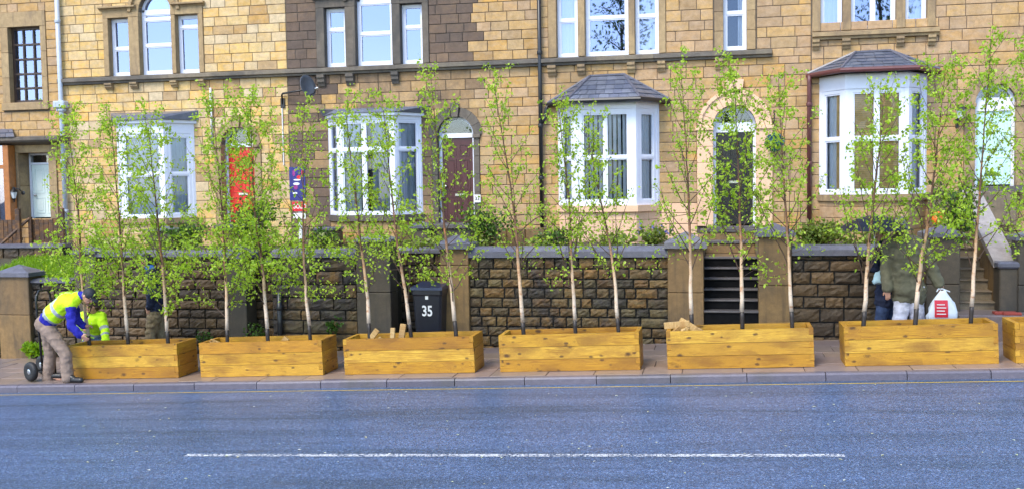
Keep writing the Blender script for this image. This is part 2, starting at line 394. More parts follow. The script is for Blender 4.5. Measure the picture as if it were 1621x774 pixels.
# ------------------------------------------------------------------ ground, road, kerb, pavement
YK = 15.1                                                     # road edge of the kerb
def sheet(name, x0, x1, y0, y1, z, mat, nx=1, ny=1, zf=None, kind='structure'):
    b = MB(); vs = []; fs = []
    for j in range(ny+1):
        for i in range(nx+1):
            X = x0+(x1-x0)*i/nx; Y = y0+(y1-y0)*j/ny
            vs.append((X, Y, (zf(X, Y) if zf else z)))
    for j in range(ny):
        for i in range(nx):
            a = j*(nx+1)+i; fs.append((a, a+1, a+nx+2, a+nx+1))
    b.add(vs, fs); o = ob(name, b, mat); o['kind'] = kind; return o
sheet('ground', -400, 400, -400, 400, 0, 'earth', 8, 8, lambda X, Y: g(max(-40, min(40, X)))-.9)
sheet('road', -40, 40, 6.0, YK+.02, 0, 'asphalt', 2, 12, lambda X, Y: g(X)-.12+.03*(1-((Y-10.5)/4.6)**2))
def roadz(X, Y): return g(X)-.12+.03*(1-((Y-10.5)/4.6)**2)
# far side pavement the photographer stands behind
sheet('opposite_pavement', -40, 40, 2.5, 6.0, 0, 'flag', 2, 2, lambda X, Y: g(X)+.0)
def strip(name, x0, x1, y0, y1, mat, label, cat):
    b = MB(); n = 24
    for i in range(n):
        a, c = x0+(x1-x0)*i/n, x0+(x1-x0)*(i+1)/n
        b.add([(a, y0, roadz(a, y0)+.004), (c, y0, roadz(c, y0)+.004), (c, y1, roadz(c, y1)+.004), (a, y1, roadz(a, y1)+.004)], [(0,1,2,3)])
    o = ob(name, b, mat); o['kind'] = 'structure'; return o
strip('yellow_line', -40, 40, 14.865, 14.90, 'line_yellow', '', '')
strip('centre_line', -6.35, 1.28, 10.86, 10.97, 'line_white', '', '')
# kerb stones
kerb = thing('kerb', None, None, (0, YK, 0)); kerb['kind'] = 'structure'
kb = MB()
prof = [(0, -.20), (0, -.012), (.004, -.03), (.025, -.006), (.05, 0), (.15, 0), (.15, -.20)]
KL = 1.12
ring0 = [Vector((.005, y, z)) for y, z in prof[2:]]+[Vector((.005, 0, -.2))]
ring1 = [Vector((KL-.006, p.y, p.z)) for p in ring0]
kb.loft([ring0[::-1], ring1[::-1]])
kme = kb.mesh('kerbstone', 'kerb_mat')
X = -15.3
while X < 7:
    o = link('kerbstone', kme, kerb, True); o.location = (X, random.uniform(-.004, .004), g(X)+random.uniform(-.003, .003)); o.rotation_euler = (0, -SA, 0)
    X += KL
# pavement: bed plus flagstones
pave = sheet('pavement', -40, 40, YK+.14, YW+.05, 0, 'mortar_dark', 2, 2, lambda X, Y: g(X)-.012)
cache = {}
def cmesh(key, fn):
    if key not in cache: cache[key] = fn()
    return cache[key]
Y = YK+.155; row = 0
for dpt in (.60, .60, .46, .60, .60, .25):
    X = -16.2-random.random()*.6
    while X < 6.6:
        w = random.choice((.6, .75, .9, .9))
        me = cmesh(('flag', w, dpt), lambda: MB().cbox(.004, w-.004, .004, dpt-.004, -.05, 0, .006).mesh('flagstone', 'flag'))
        o = link('flagstone', me, pave, True); o.location = (X, Y, g(X)+random.uniform(-.003, .003)); o.rotation_euler = (random.uniform(-.004, .004), -SA+random.uniform(-.003, .003), 0)
        X += w
    Y += dpt
# a few fallen petals and leaves on the road
b = MB()
for i in range(110):
    X, Yv = random.uniform(-9, 4), random.uniform(9.6, 14.8); a = random.random()*6.3; s_ = random.uniform(.012, .03)
    z = roadz(X, Yv)+.006
    b.add([(X+s_*math.cos(a), Yv+s_*math.sin(a), z), (X-.5*s_*math.sin(a), Yv+.5*s_*math.cos(a), z+.004), (X-s_*math.cos(a), Yv-s_*math.sin(a), z), (X+.5*s_*math.sin(a), Yv-.5*s_*math.cos(a), z+.003)], [(0,1,2,3)])
tag(ob('leaf_litter', b, 'petal'), 'small pale fallen petals scattered over the wet road', 'litter', kind='stuff')

# ------------------------------------------------------------------ stones
def ashlar(w, h, mat):
    def f():
        c = .007; b = MB(); x, z = w/2, h/2
        rings = [[Vector((sx*(x-i), y, sz*(z-i))) for sx, sz in ((-1,-1),(1,-1),(1,1),(-1,1))] for y, i in ((.05, 0), (c, 0), (0, c))]
        b.loft(rings, cap=False); b.f.append((8, 9, 10, 11)); return b.mesh('stone', mat)
    return cmesh(('ash', round(w, 3), round(h, 3), mat), f)
def rock(w, h, mat, depth=.05):
    k = random.randrange(3)
    def f():
        b = MB(); rr = random.Random(hash((w, h, k))); nx = 6 if w > .28 else 4; nz = 4
        x, z = w/2, h/2; vs = [[None]*(nz+1) for _ in range(nx+1)]; idx = {}
        for i in range(nx+1):
            for j in range(nz+1):
                e = i in (0, nx) or j in (0, nz)
                y = rr.uniform(.002, .018) if e else -rr.uniform(-.006, .018)
                jx = 0 if i in (0, nx) else rr.uniform(-.012, .012); jz = 0 if j in (0, nz) else rr.uniform(-.01, .01)
                if e: jx += (-1 if i == nx else 1 if i == 0 else 0)*rr.uniform(0, .012); jz += (-1 if j == nz else 1 if j == 0 else 0)*rr.uniform(0, .010)
                idx[i, j] = len(b.v); b.v.append((-x+w*i/nx+jx, y, -z+h*j/nz+jz))
        for i in range(nx):
            for j in range(nz): b.f.append((idx[i, j], idx[i+1, j], idx[i+1, j+1], idx[i, j+1]))
        per = [(i, 0) for i in range(nx)]+[(nx, j) for j in range(nz)]+[(i, nz) for i in range(nx, 0, -1)]+[(0, j) for j in range(nz, 0, -1)]
        n = len(b.v)
        for (i, j) in per: p = b.v[idx[i, j]]; b.v.append((p[0], .08, p[2]))
        for q in range(len(per)):
            q2 = (q+1) % len(per); b.f.append((idx[per[q2]], idx[per[q]], n+q, n+q2))
        return b.mesh('stone', mat)
    return cmesh(('rock', round(w, 2), round(h, 2), mat, k), f)

def lay(x0, x1, z0, z1, rects, arcs, ch, wr, rnd):
    """courses of stones: yields (x0, x1, z0, z1, arc or None)"""
    z = z0
    while z < z1-.04:
        h = min(rnd.choice(ch), z1-z)
        if z1-(z+h) < .08: h = z1-z
        za, zb = z, z+h; block = []; part = []
        for (a, b_, c, d) in rects:
            if c < zb-.02 and d > za+.02:
                block.append((a, b_))
                if c > za+.05: part.append((a, b_, za, c))
                if d < zb-.05: part.append((a, b_, d, zb))
        block.sort(); free = []; cur = x0
        for a, b_ in block:
            if a > cur+.05: free.append((cur, min(a, x1), za, zb))
            cur = max(cur, b_)
        if cur < x1-.05: free.append((cur, x1, za, zb))
        for (a, b_, c, d) in part:
            a, b_ = max(a, x0), min(b_, x1)
            if b_ > a+.05: free.append((a, b_, c, d))
        for (a, b_, c, d) in free:
            cur = a; first = True
            while cur < b_-.03:
                w = rnd.uniform(*wr)*(.6 if first and rnd.random() < .5 else 1); first = False
                w = round(w/.04)*.04
                if b_-(cur+w) < .16: w = b_-cur
                e = min(cur+w, b_); hit = None
                for (cx, zs, r) in arcs:
                    if d > zs and c < zs+r and e > cx-r and cur < cx+r: hit = (cx, zs, r)
                if hit and cur < hit[0]-.02 and e > hit[0]+.02: e = hit[0]
                yield (cur, e, c, d, hit); cur = e
        z += h
def arc_poly(a, b_, c, d, hit, jt):
    cx, zs, r = hit; left = (a+b_)/2 < cx
    a, b_, c, d = a+jt, b_-jt, c+jt, d-jt; pts = []
    n = 6
    def chord(z): return math.sqrt(max(0, r*r-(z-zs)**2)) if z > zs else r
    inner = []
    for i in range(n+1):
        zz = c+(d-c)*i/n
        x = min(b_, cx-chord(zz)) if left else max(a, cx+chord(zz))
        inner.append((x, zz))
    if left:
        inner = [p for p in inner if p[0] > a+.012]
        if len(inner) < 2: return None
        return [(a, inner[-1][1]), (a, inner[0][1])]+inner
    inner = [p for p in inner if p[0] < b_-.012]
    if len(inner) < 2: return None
    return [(b_, inner[0][1]), (b_, inner[-1][1])]+inner[::-1]

def stones(parent, x0, x1, z0, z1, Y, matf, rects, arcs, ch=(.20, .21, .23), wr=(.28, .56), seed=1, jt=.006, kind='ashlar', ztop=99, jit=.006):
    rnd = random.Random(seed); high = {}
    n = 0
    for (a, b_, c, d, hit) in lay(x0, x1, z0, z1, rects, arcs, ch, wr, rnd):
        mat = matf((a+b_)/2, (c+d)/2, rnd)
        y = Y-rnd.uniform(0, jit)
        if hit:
            pl = arc_poly(a, b_, c, d, hit, jt)
            if pl:
                bb = MB().prism(pl, y, y+.05); ob('stone', bb, mat, parent)
            continue
        w, h = b_-a-2*jt, d-c-2*jt
        if w < .02 or h < .02: continue
        if c > ztop:
            high.setdefault(mat, MB()).box(a+jt, b_-jt, y, y+.05, c+jt, d-jt); continue
        me = ashlar(w, h, mat) if kind == 'ashlar' else rock(w, h, mat)
        o = link('stone', me, parent); o.location = ((a+b_)/2, y, (c+d)/2); n += 1
    for mt, bb in high.items(): o = ob('upper_stonework', bb, mt, parent); o['kind'] = 'stuff'
    return n

def backing(parent, x0, x1, z0, z1, Y, mat, rects, arcs):
    xs = sorted({x0, x1, *[r[0] for r in rects], *[r[1] for r in rects]}); zs = sorted({z0, z1, *[r[2] for r in rects], *[r[3] for r in rects]})
    xs = [x for x in xs if x0 <= x <= x1]; zs = [z for z in zs if z0 <= z <= z1]
    b = MB()
    for i in range(len(xs)-1):
        for j in range(len(zs)-1):
            cx, cz = (xs[i]+xs[i+1])/2, (zs[j]+zs[j+1])/2
            if any(r[0] < cx < r[1] and r[2] < cz < r[3] for r in rects): continue
            b.add([(xs[i], Y, zs[j]), (xs[i+1], Y, zs[j]), (xs[i+1], Y, zs[j+1]), (xs[i], Y, zs[j+1])], [(0,1,2,3)])
    for (cx, zc, r) in arcs:                                  # spandrels of arched openings
        n = 12
        for i in range(n):
            a0, a1 = math.pi*i/n, math.pi*(i+1)/n
            p, q = (cx+r*math.cos(a0), zc+r*math.sin(a0)), (cx+r*math.cos(a1), zc+r*math.sin(a1))
            b.add([(p[0], Y, p[1]), (p[0], Y, zc+r), (q[0], Y, zc+r), (q[0], Y, q[1])], [(0,1,2,3)])
            b.add([(p[0], Y, p[1]), (q[0], Y, q[1]), (q[0], Y+.3, q[1]), (p[0], Y+.3, p[1])], [(0,1,2,3)])
    # party walls, back of the rooms
    b.add([(x0, Y, z0), (x0, Y, z1), (x0, Y+7, z1), (x0, Y+7, z0)], [(0,1,2,3)])
    b.add([(x1, Y, z0), (x1, Y+7, z0), (x1, Y+7, z1), (x1, Y, z1)], [(0,1,2,3)])
    b.add([(x0, Y+7, z0), (x0, Y+7, z1), (x1, Y+7, z1), (x1, Y+7, z0)], [(0,1,2,3)])
    return ob('wall', b, mat, parent)
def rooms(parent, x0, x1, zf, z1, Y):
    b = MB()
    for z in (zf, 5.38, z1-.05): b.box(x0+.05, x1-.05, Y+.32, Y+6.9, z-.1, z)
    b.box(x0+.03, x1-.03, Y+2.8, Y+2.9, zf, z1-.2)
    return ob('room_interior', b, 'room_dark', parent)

# ------------------------------------------------------------------ windows, doors, dressings
def window(parent, x0, x1, z0, z1, Y, vs_=(), hs=(), mat='upvc', gl='glass_sky', fr=.055, bar=.045, sash=.03, M=None, name='window', dp=.07, split=None):
    """frame with mullions vs_ and transoms hs (absolute); panes are sub-parts"""
    b = MB()
    b.box(x0, x1, Y, Y+dp, z0, z0+fr*1.15, M); b.box(x0, x1, Y, Y+dp, z1-fr, z1, M)
    b.box(x0, x0+fr, Y+.001, Y+dp, z0+fr*1.15, z1-fr, M); b.box(x1-fr, x1, Y+.001, Y+dp, z0+fr*1.15, z1-fr, M)
    xs = [x0+fr]+[k for v in vs_ for k in (v-bar/2, v+bar/2)]+[x1-fr]
    zs = [z0+fr*1.15]+[k for v in hs for k in (v-bar/2, v+bar/2)]+[z1-fr]
    for h in hs: b.box(x0+fr, x1-fr, Y+.002, Y+dp, h-bar/2, h+bar/2, M)
    for v in vs_:
        for j in range(0, len(zs), 2): b.box(v-bar/2, v+bar/2, Y+.004, Y+dp, zs[j], zs[j+1], M)
    cells = [(xs[i], xs[i+1], zs[j], zs[j+1]) for i in range(0, len(xs), 2) for j in range(0, len(zs), 2)]
    for (a, c, d, e) in cells:
        yy = Y+.014; s_ = sash
        b.box(a, c, yy, Y+dp-.01, d, d+s_, M); b.box(a, c, yy, Y+dp-.01, e-s_, e, M)
        b.box(a, a+s_, yy+.001, Y+dp-.01, d+s_, e-s_, M); b.box(c-s_, c, yy+.001, Y+dp-.01, d+s_, e-s_, M)
    o = ob(name, b, mat, parent)
    for (a, c, d, e) in cells:
        ob('pane', MB().add([(a+sash-.004, Y+.042, d+sash-.004), (c-sash+.004, Y+.042, d+sash-.004), (c-sash+.004, Y+.042, e-sash+.004), (a+sash-.004, Y+.042, e-sash+.004)], [(0,1,2,3)], M), gl, o)
    return o
def curtain(parent, x0, x1, z0, z1, Y, mat, amp=.02, n=60, M=None, name='curtain', freq=45):
    b = MB(); top, bot = [], []
    for i in range(n+1):
        x = x0+(x1-x0)*i/n; y = Y+amp*math.sin(x*freq)+.4*amp*math.sin(x*freq*2.3+1)
        top.append(Vector((x, y, z1))); bot.append(Vector((x, y+.006*math.sin(x*17), z0)))
    if M is not None: top = [M @ p for p in top]; bot = [M @ p for p in bot]
    b.loft([bot, top], cap=False, closed=False)
    return ob(name, b, mat, parent, True)
def ring(parent, cx, zs, r0, r1, Y, dp, n, mat, key=None, keymat=None, name='voussoir', gap=.006, a0=0, a1=math.pi, skip=0):
    for i in range(n):
        p, q = a0+(a1-a0)*i/n+gap, a0+(a1-a0)*(i+1)/n-gap
        mid = (p+q)/2
        if key and abs(mid-math.pi/2) < skip: continue
        pl = []
        for a in (p, mid, q): pl.append((cx+r0*math.cos(a), zs+r0*math.sin(a)))
        for a in (q, mid, p): pl.append((cx+r1*math.cos(a), zs+r1*math.sin(a)))
        ob(name, MB().prism(pl, Y, Y+dp), mat, parent)
    if key:
        kz0, kz1, w0, w1 = key
        ob('keystone', MB().prism([(cx-w0, kz0), (cx+w0, kz0), (cx+w1, kz1), (cx-w1, kz1)], Y-.035, Y+dp), keymat or mat, parent)
def half_disc(b, cx, zs, r, y0, y1, n=14, r0=0):
    if r0 == 0:
        b.prism([(cx+r*math.cos(math.pi*i/n), zs+r*math.sin(math.pi*i/n)) for i in range(n+1)], y0, y1)
    else:
        for i in range(n):
            p, q = math.pi*i/n, math.pi*(i+1)/n
            b.prism([(cx+r0*math.cos(p), zs+r0*math.sin(p)), (cx+r*math.cos(p), zs+r*math.sin(p)), (cx+r*math.cos(q), zs+r*math.sin(q)), (cx+r0*math.cos(q), zs+r0*math.sin(q))], y0, y1, cap=True)
def block(parent, name, x0, x1, y0, y1, z0, z1, mat, bev=.008):
    return ob(name, MB().cbox(x0, x1, y0, y1, z0, z1, bev), mat, parent)
def jambs(parent, xa, xb, z0, z1, Y, mat, dp=.30, n=4, name='jamb_stone'):
    h = (z1-z0)/n
    for i in range(n): block(parent, name, xa, xb, Y, Y+dp, z0+h*i+.003, z0+h*(i+1)-.003, mat, .006)
def door(parent, x0, x1, z0, z1, Y, mat, panels, letter=None, knob=None, name='door', plate='steel'):
    b = MB().box(x0, x1, Y, Y+.05, z0, z1)
    o = ob(name, b, mat, parent)
    for (a, c, d, e) in panels:                               # raised and fielded panels
        xa, xb, za, zb = x0+(x1-x0)*a, x0+(x1-x0)*c, z0+(z1-z0)*d, z0+(z1-z0)*e
        bb = MB(); m_ = .022
        bb.box(xa, xb, Y-.012, Y, za, za+m_); bb.box(xa, xb, Y-.012, Y, zb-m_, zb)
        bb.box(xa, xa+m_, Y-.011, Y, za+m_, zb-m_); bb.box(xb-m_, xb, Y-.011, Y, za+m_, zb-m_)
        bb.cbox(xa+.05, xb-.05, Y-.009, Y+.01, za+.05, zb-.05, .006)
        ob('door_panel', bb, mat, o)
    if letter: 
        cx, cz = x0+(x1-x0)*letter[0], z0+(z1-z0)*letter[1]
        ob('letter_box', MB().cbox(cx-.12, cx+.12, Y-.02, Y, cz-.03, cz+.03, .006), plate, o)
    if knob:
        cx, cz = x0+(x1-x0)*knob[0], z0+(z1-z0)*knob[1]
        ob('door_knob', MB().lathe([(.012, 0), (.012, .03), (.03, .04), (.032, .06), (.015, .075)], Matrix.Translation((cx, Y, cz)) @ Matrix.Rotation(R(90), 4, 'X'), 12), plate, o, True)
    return o
SIX = [(.10,.45,.80,.93), (.55,.90,.80,.93), (.10,.45,.40,.76), (.55,.90,.40,.76), (.10,.45,.08,.34), (.55,.90,.08,.34)]
FOUR = [(.10,.46,.46,.93), (.54,.90,.46,.93), (.10,.46,.08,.38), (.54,.90,.08,.38)]

def slates(parent, bl, br, tr_, tl, rows, w, mat='slate', th=.014):
    bl, br, tr_, tl = map(Vector, (bl, br, tr_, tl))
    nrm = (br-bl).cross(tl-bl).normalized()
    if nrm.z < 0: nrm = -nrm
    for r in range(rows):
        f0, f1 = r/rows, (r+1.12)/rows
        a0, b0 = bl.lerp(tl, f0), br.lerp(tr_, f0); a1, b1 = bl.lerp(tl, min(1, f1)), br.lerp(tr_, min(1, f1))
        n = max(1, round((b0-a0).length/w)); off = .5 if r % 2 else 0
        cuts = sorted({0, 1, *[(i+off)/n for i in range(n+1) if 0.04 < (i+off)/n < .96]})
        for i in range(len(cuts)-1):
            u, v = cuts[i]+.004, cuts[i+1]-.004
            lo = nrm*(th*1.6+random.uniform(0, .003)); hi = nrm*th*.5
            p = [a0.lerp(b0, u)+lo, a0.lerp(b0, v)+lo, a1.lerp(b1, v)+hi, a1.lerp(b1, u)+hi]
            q = [x-nrm*th for x in p]
            ob('slate', MB().add([*p, *q], [(0,1,2,3), (7,6,5,4), (0,4,5,1), (1,5,6,2), (2,6,7,3), (3,7,4,0)]), mat, parent)

def facet_matrix(p, q):
    """local x along p->q, local y into the house, z up; origin p"""
    d = Vector((q[0]-p[0], q[1]-p[1], 0)).normalized(); n = Vector((-d.y, d.x, 0))
    M = Matrix((d, n, Vector((0, 0, 1)))).transposed().to_4x4(); M.translation = (p[0], p[1], 0)
    return M, math.hypot(q[0]-p[0], q[1]-p[1])

def bay(H, pxl, pxr, px_end, z_sill, z_head, z_top, zbase, front, side, base_mat, sill_mat, frame='upvc', d=.58, lat=.44, ymid=250, post=.10):
    """canted bay window; returns geometry used by its roof. front/side: dict(vs, hs) in 0..1"""
    yf = YF-d
    xl, xr = WX(pxl, yf, ymid), WX(pxr, yf, ymid)
    A, B_, C, D = (xl-lat, YF), (xl, yf), (xr, yf), (xr+lat, YF)
    # stone base, in blocks
    for (p, q) in ((A, B_), (B_, C), (C, D)):
        M, L = facet_matrix(p, q); z = zbase; rr = random.Random(int(xl*100)); k = 0
        while z < z_sill-.14:
            h = min(.23, z_sill-.13-z); x = 0; k += 1
            while x < L-.02:
                w = rr.uniform(.35, .6)
                if L-(x+w) < .2: w = L-x
                ob('bay_stone', MB().cbox(x+.004, x+w-.004, 0, .12, z+.004, z+h-.004, .006, M), base_mat, H); x += w
            z += h
    # sill
    b = MB(); e = .07
    def pts(o): return [(A[0]-o*.9, YF+.02), (B_[0]-o*.45, yf-o), (C[0]+o*.45, yf-o), (D[0]+o*.9, YF+.02)]
    def band(b, o, z0, z1):
        P = pts(o); vs = [(x, y, z0) for x, y in P]+[(x, y, z1) for x, y in P]
        b.add(vs, [(0,1,5,4), (1,2,6,5), (2,3,7,6), (3,2,1,0), (4,5,6,7), (0,4,7,3)])
    band(b, e, z_sill-.13, z_sill); ob('bay_sill', b, sill_mat, H)
    # windows
    for nm, (p, q), spec in (('left', (A, B_), side), ('front', (B_, C), front), ('right', (C, D), side)):
        M, L = facet_matrix(p, q); m_ = spec.get('post', post)
        for pa, pb in ((0, m_), (L-m_, L)): ob('bay_post', MB().box(pa, pb, -.005, .09, z_sill, z_head, M), frame, H)
        window(H, m_, L-m_, z_sill+.001, z_head-.001, .004, [m_+(L-2*m_)*v for v in spec.get('vs', ())], [z_sill+(z_head-z_sill)*v for v in spec.get('hs', ())], frame, spec.get('gl', 'glass_bay'), spec.get('fr', .06), spec.get('bar', .05), .03, M, 'bay_window')
        cu = spec.get('curtain')
        if cu == 'net': curtain(H, m_, L-m_, z_sill+.03, z_head-.02, .11, 'curtain_white', .014, 50, M, 'net_curtain', 60)
        if cu == 'drapes':
            curtain(H, m_, m_+(L-2*m_)*.36, z_sill+.03, z_head-.02, .12, 'curtain_white', .02, 40, M, 'curtain', 50)
            if nm == 'front': curtain(H, m_+(L-2*m_)*.58, L-m_, z_sill+.03, z_head-.02, .13, 'curtain_grey', .02, 40, M, 'curtain', 50)
            if nm != 'front': curtain(H, m_+(L-2*m_)*.36, L-m_, z_sill+.03, z_head-.02, .13, 'curtain_grey', .02, 40, M, 'curtain', 50)
        if cu == 'vertical':
            n = int((L-2*m_)/.10)
            for i in range(n):
                x = m_+.03+(L-2*m_-.04)*i/n
                T = M @ Matrix.Translation((x+.03, .13, 0)) @ Matrix.Rotation(R(38), 4, 'Z')
                ob('blind_slat', MB().box(-.038, .038, 0, .003, z_sill+.05, z_head-.03, T), 'curtain_white', H)
        if cu == 'tan':
            if nm == 'front':
                b = MB(); z = z_sill+.05
                while z < z_head-.03: b.box(m_+.02, L-m_-.02, .10, .106, z, z+.034, M); z += .037
                ob('slatted_blind', b, 'blind_tan', H)
            else:
                s0, s1 = (.5, 1) if nm == 'left' else (0, .5)
                curtain(H, m_+(L-2*m_)*s0, m_+(L-2*m_)*s1, z_sill+.03, z_head-.02, .11, 'blind_tan', .012, 20, M, 'curtain', 60)
                curtain(H, m_+(L-2*m_)*(1-s1), m_+(L-2*m_)*(1-s0), z_sill+.03, z_head-.02, .12, 'curtain_white', .012, 20, M, 'curtain', 60)
    # fascia and cornice
    b = MB(); band(b, .02, z_head, z_top); ob('bay_fascia', b, frame, H)
    return dict(A=A, B=B_, C=C, D=D, pts=pts, band=band, zt=z_top, yf=yf, xl=xl, xr=xr)

def opening_of_bay(bq, zs, zh): return (bq['A'][0]+.12, bq['D'][0]-.12, zs, zh)

# ------------------------------------------------------------------ houses
ZC0, ZC1 = 5.40, 5.57                       # string course
XAB, XBC, XCD, XDE = WX(96, YF, 150), WX(455, YF, 120), WX(857, YF, 150), WX(1284, YF, 250)
XEND, XSTART = XDE+6.0, XAB-5.6
ZT, ZB = 8.3, 1.35
def house(label, x0, x1):
    H = thing('terraced_house', label, 'house', ((x0+x1)/2, YF, ZB), 'terraced stone houses')
    return H
def house_top(H, x0, x1):
    b = MB().box(x0, x1, YF-.10, YF, ZT-.25, ZT-.002); ob('eaves_course', b, 'dressing_soot', H)
    b = MB().prism([(0, 0), (0, .14), (.02, .14), (.02, .02), (.12, .02), (.12, .14), (.14, .14), (.14, 0)], x0, x1, Matrix(((0,1,0,0),(1,0,0,YF-.26),(0,0,1,ZT-.1),(0,0,0,1)))); ob('gutter', b, 'pipe_black', H)
    b = MB().add([(x0, YF-.2, ZT), (x1, YF-.2, ZT), (x1, YF+3.6, ZT+2.6), (x0, YF+3.6, ZT+2.6), (x1, YF+7, ZT), (x0, YF+7, ZT)], [(0,1,2,3), (3,2,4,5)])
    ob('roof', b, 'slate', H)
def tri(H, L, C, Rr, xo, zs_, dres, hsL, hsC, hsR, vC=(), hs_side=1.32, curtains=None, top=True):
    zh = zs_+hs_side; cx = (C[0]+C[1])/2; r = (C[1]-C[0])/2; zsp = zh+.12
    for k, (a, b_) in enumerate(((xo[0], L[0]), (L[1], C[0]), (C[1], Rr[0]), (Rr[1], xo[1]))):
        block(H, 'pilaster', a, b_, YF-.03, YF+.26, zs_+.002, zh, dres, .008)
        if 0 < k < 3: block(H, 'impost', a-.004, b_+.004, YF-.034, YF+.26, zh+.001, zsp, dres, .008)
    for a, b_ in ((xo[0], L[1]), (Rr[0], xo[1])):
        block(H, 'lintel', a+.001, b_-.001, YF-.028, YF+.25, zh+.002, zh+.17, dres, .006)
    for a, b_ in ((xo[0]-.07, C[0]-.05), (C[1]+.05, xo[1]+.07)):
        b = MB().prism([(0, 0), (-.02, .03), (-.09, .055), (-.09, .085), (0, .11)][::-1], a, b_, Matrix(((0,1,0,0),(1,0,0,YF-.028),(0,0,1,zh+.171),(0,0,0,1))))
        ob('hood_mould', b, dres, H)
    ring(H, cx, zsp, r, r+.17, YF-.02, .28, 9, dres, (zsp+r-.01, zsp+r+.30, .07, .10), skip=.01)
    ring(H, cx, zsp, r+.17, r+.25, YF-.075, .2, 9, dres, name='hood_stone')
    for (a, b_), hs in ((L, hsL), (Rr, hsR)):
        window(H, a+.004, b_-.004, zs_+.01, zh-.004, YF+.13, (), [zs_+hs_side*h for h in hs], 'upvc', 'glass_sky', .055, .05, .028)
    w = window(H, C[0]+.004, C[1]-.004, zs_+.01, zsp-.004, YF+.13, [C[0]+(C[1]-C[0])*v for v in vC], [zs_+(zsp-zs_)*h for h in hsC], 'upvc', 'glass_sky', .06, .05, .028)
    b = MB(); half_disc(b, cx, zsp, r-.004, YF+.131, YF+.2, 14, r-.07); b.box(C[0]+.01, C[1]-.01, YF+.131, YF+.2, zsp-.003, zsp+.05)
    o = ob('arched_window', b, 'upvc', H)
    b = MB(); half_disc(b, cx, zsp+.05, r-.075, YF+.17, YF+.176); ob('pane', b, 'glass_sky', o)
    if curtains:
        for a, b_ in curtains: curtain(H, a, b_, zs_+.03, zh, YF+.32, 'curtain_white', .025, 60, None, 'curtain', 55)
    ex = [(xo[0], xo[1], zs_, zh+.27)]; ho = [(L[0], Rr[1], zs_, zsp), (C[0], C[1], zsp, zsp+r)]
    return ex, ho, [(cx, zsp, r+.22)], [(cx, zsp, r)]
def corbels(H, pxs, yv, z1, h, mat):
    for a, b_ in pxs:
        x0, x1 = WX(a, YF-.06, yv), WX(b_, YF-.06, yv)
        pr = [(0, 0), (-.13, 0), (-.13, -h*.25), (-.10, -h*.4), (-.10, -h*.62), (-.06, -h*.8), (-.04, -h), (0, -h)]
        ob('corbel', MB().prism(pr, x0, x1, Matrix(((0,1,0,0),(1,0,0,YF),(0,0,1,z1),(0,0,0,1)))), mat, H)
def course(H, x0, x1, z0, z1, mat, name='string_course', seg=1.3, pj=.13):
    n = max(1, round((x1-x0)/seg))
    for i in range(n):
        a, b_ = x0+(x1-x0)*i/n+.002, x0+(x1-x0)*(i+1)/n-.002
        pr = [(.02, z0), (-pj*.55, z0), (-pj*.6, z0+.04), (-pj, z0+.06), (-pj, z1-.035), (.02, z1)]
        ob(name, MB().prism(pr, a, b_, Matrix(((0,1,0,0),(1,0,0,YF),(0,0,1,0),(0,0,0,1)))), mat, H)
def arch_door(H, xa, xb, z0, zsp, dres, dmat, panels, rw=.20, jw=.20, n=9, key=None, jn=5, recess=.22, imp=True, frame='upvc', head=.10, letter=None, knob=None, fan='glass_dark', pj=.03, plate='steel', double=False):
    cx, r = (xa+xb)/2, (xb-xa)/2
    jambs(H, xa-jw, xa, z0, zsp-.08, YF-pj, dres, .34, jn); jambs(H, xb, xb+jw, z0, zsp-.08, YF-pj, dres, .34, jn)
    for a, b_ in ((xa-jw-.03, xa+.012), (xb-.012, xb+jw+.03)): block(H, 'impost', a, b_, YF-pj-.04, YF+.30, zsp-.08, zsp, dres, .01)
    ring(H, cx, zsp, r, r+rw, YF-pj, .34, n, dres, key or (zsp+r-.02, zsp+r+rw+.08, .07, .10), skip=.01)
    if double: ring(H, cx, zsp, r+rw, r+rw+.075, YF-pj-.035, .3, n, dres, name='hood_stone')
    Yd = YF+recess; f = .06
    b = MB().box(xa, xa+f, Yd, Yd+.09, z0, zsp).box(xb-f, xb, Yd, Yd+.09, z0, zsp).box(xa+f, xb-f, Yd-.01, Yd+.09, zsp-head*.6, zsp+head*.4)
    half_disc(b, cx, zsp+.002, r, Yd, Yd+.09, 14, r-f)
    ob('door_frame', b, frame, H)
    b = MB(); half_disc(b, cx, zsp+head*.4, r-f, Yd+.04, Yd+.05); o = ob('fanlight', b, fan, H)
    d = door(H, xa+f+.004, xb-f-.004, z0+.03, zsp-head*.6-.004, Yd+.03, dmat, panels, letter, knob, plate=plate)
    ob('threshold', MB().cbox(xa-.1, xb+.1, YF-.28, YF+.35, z0-.13, z0, .01), 'step_tread', H)
    ex = [(xa-jw, xb+jw, z0-.13, zsp)]
    return ex, [(xa, xb, z0, zsp), (xa, xb, zsp, zsp+r)], [(cx, zsp, r+rw-.02)], [(cx, zsp, r)]

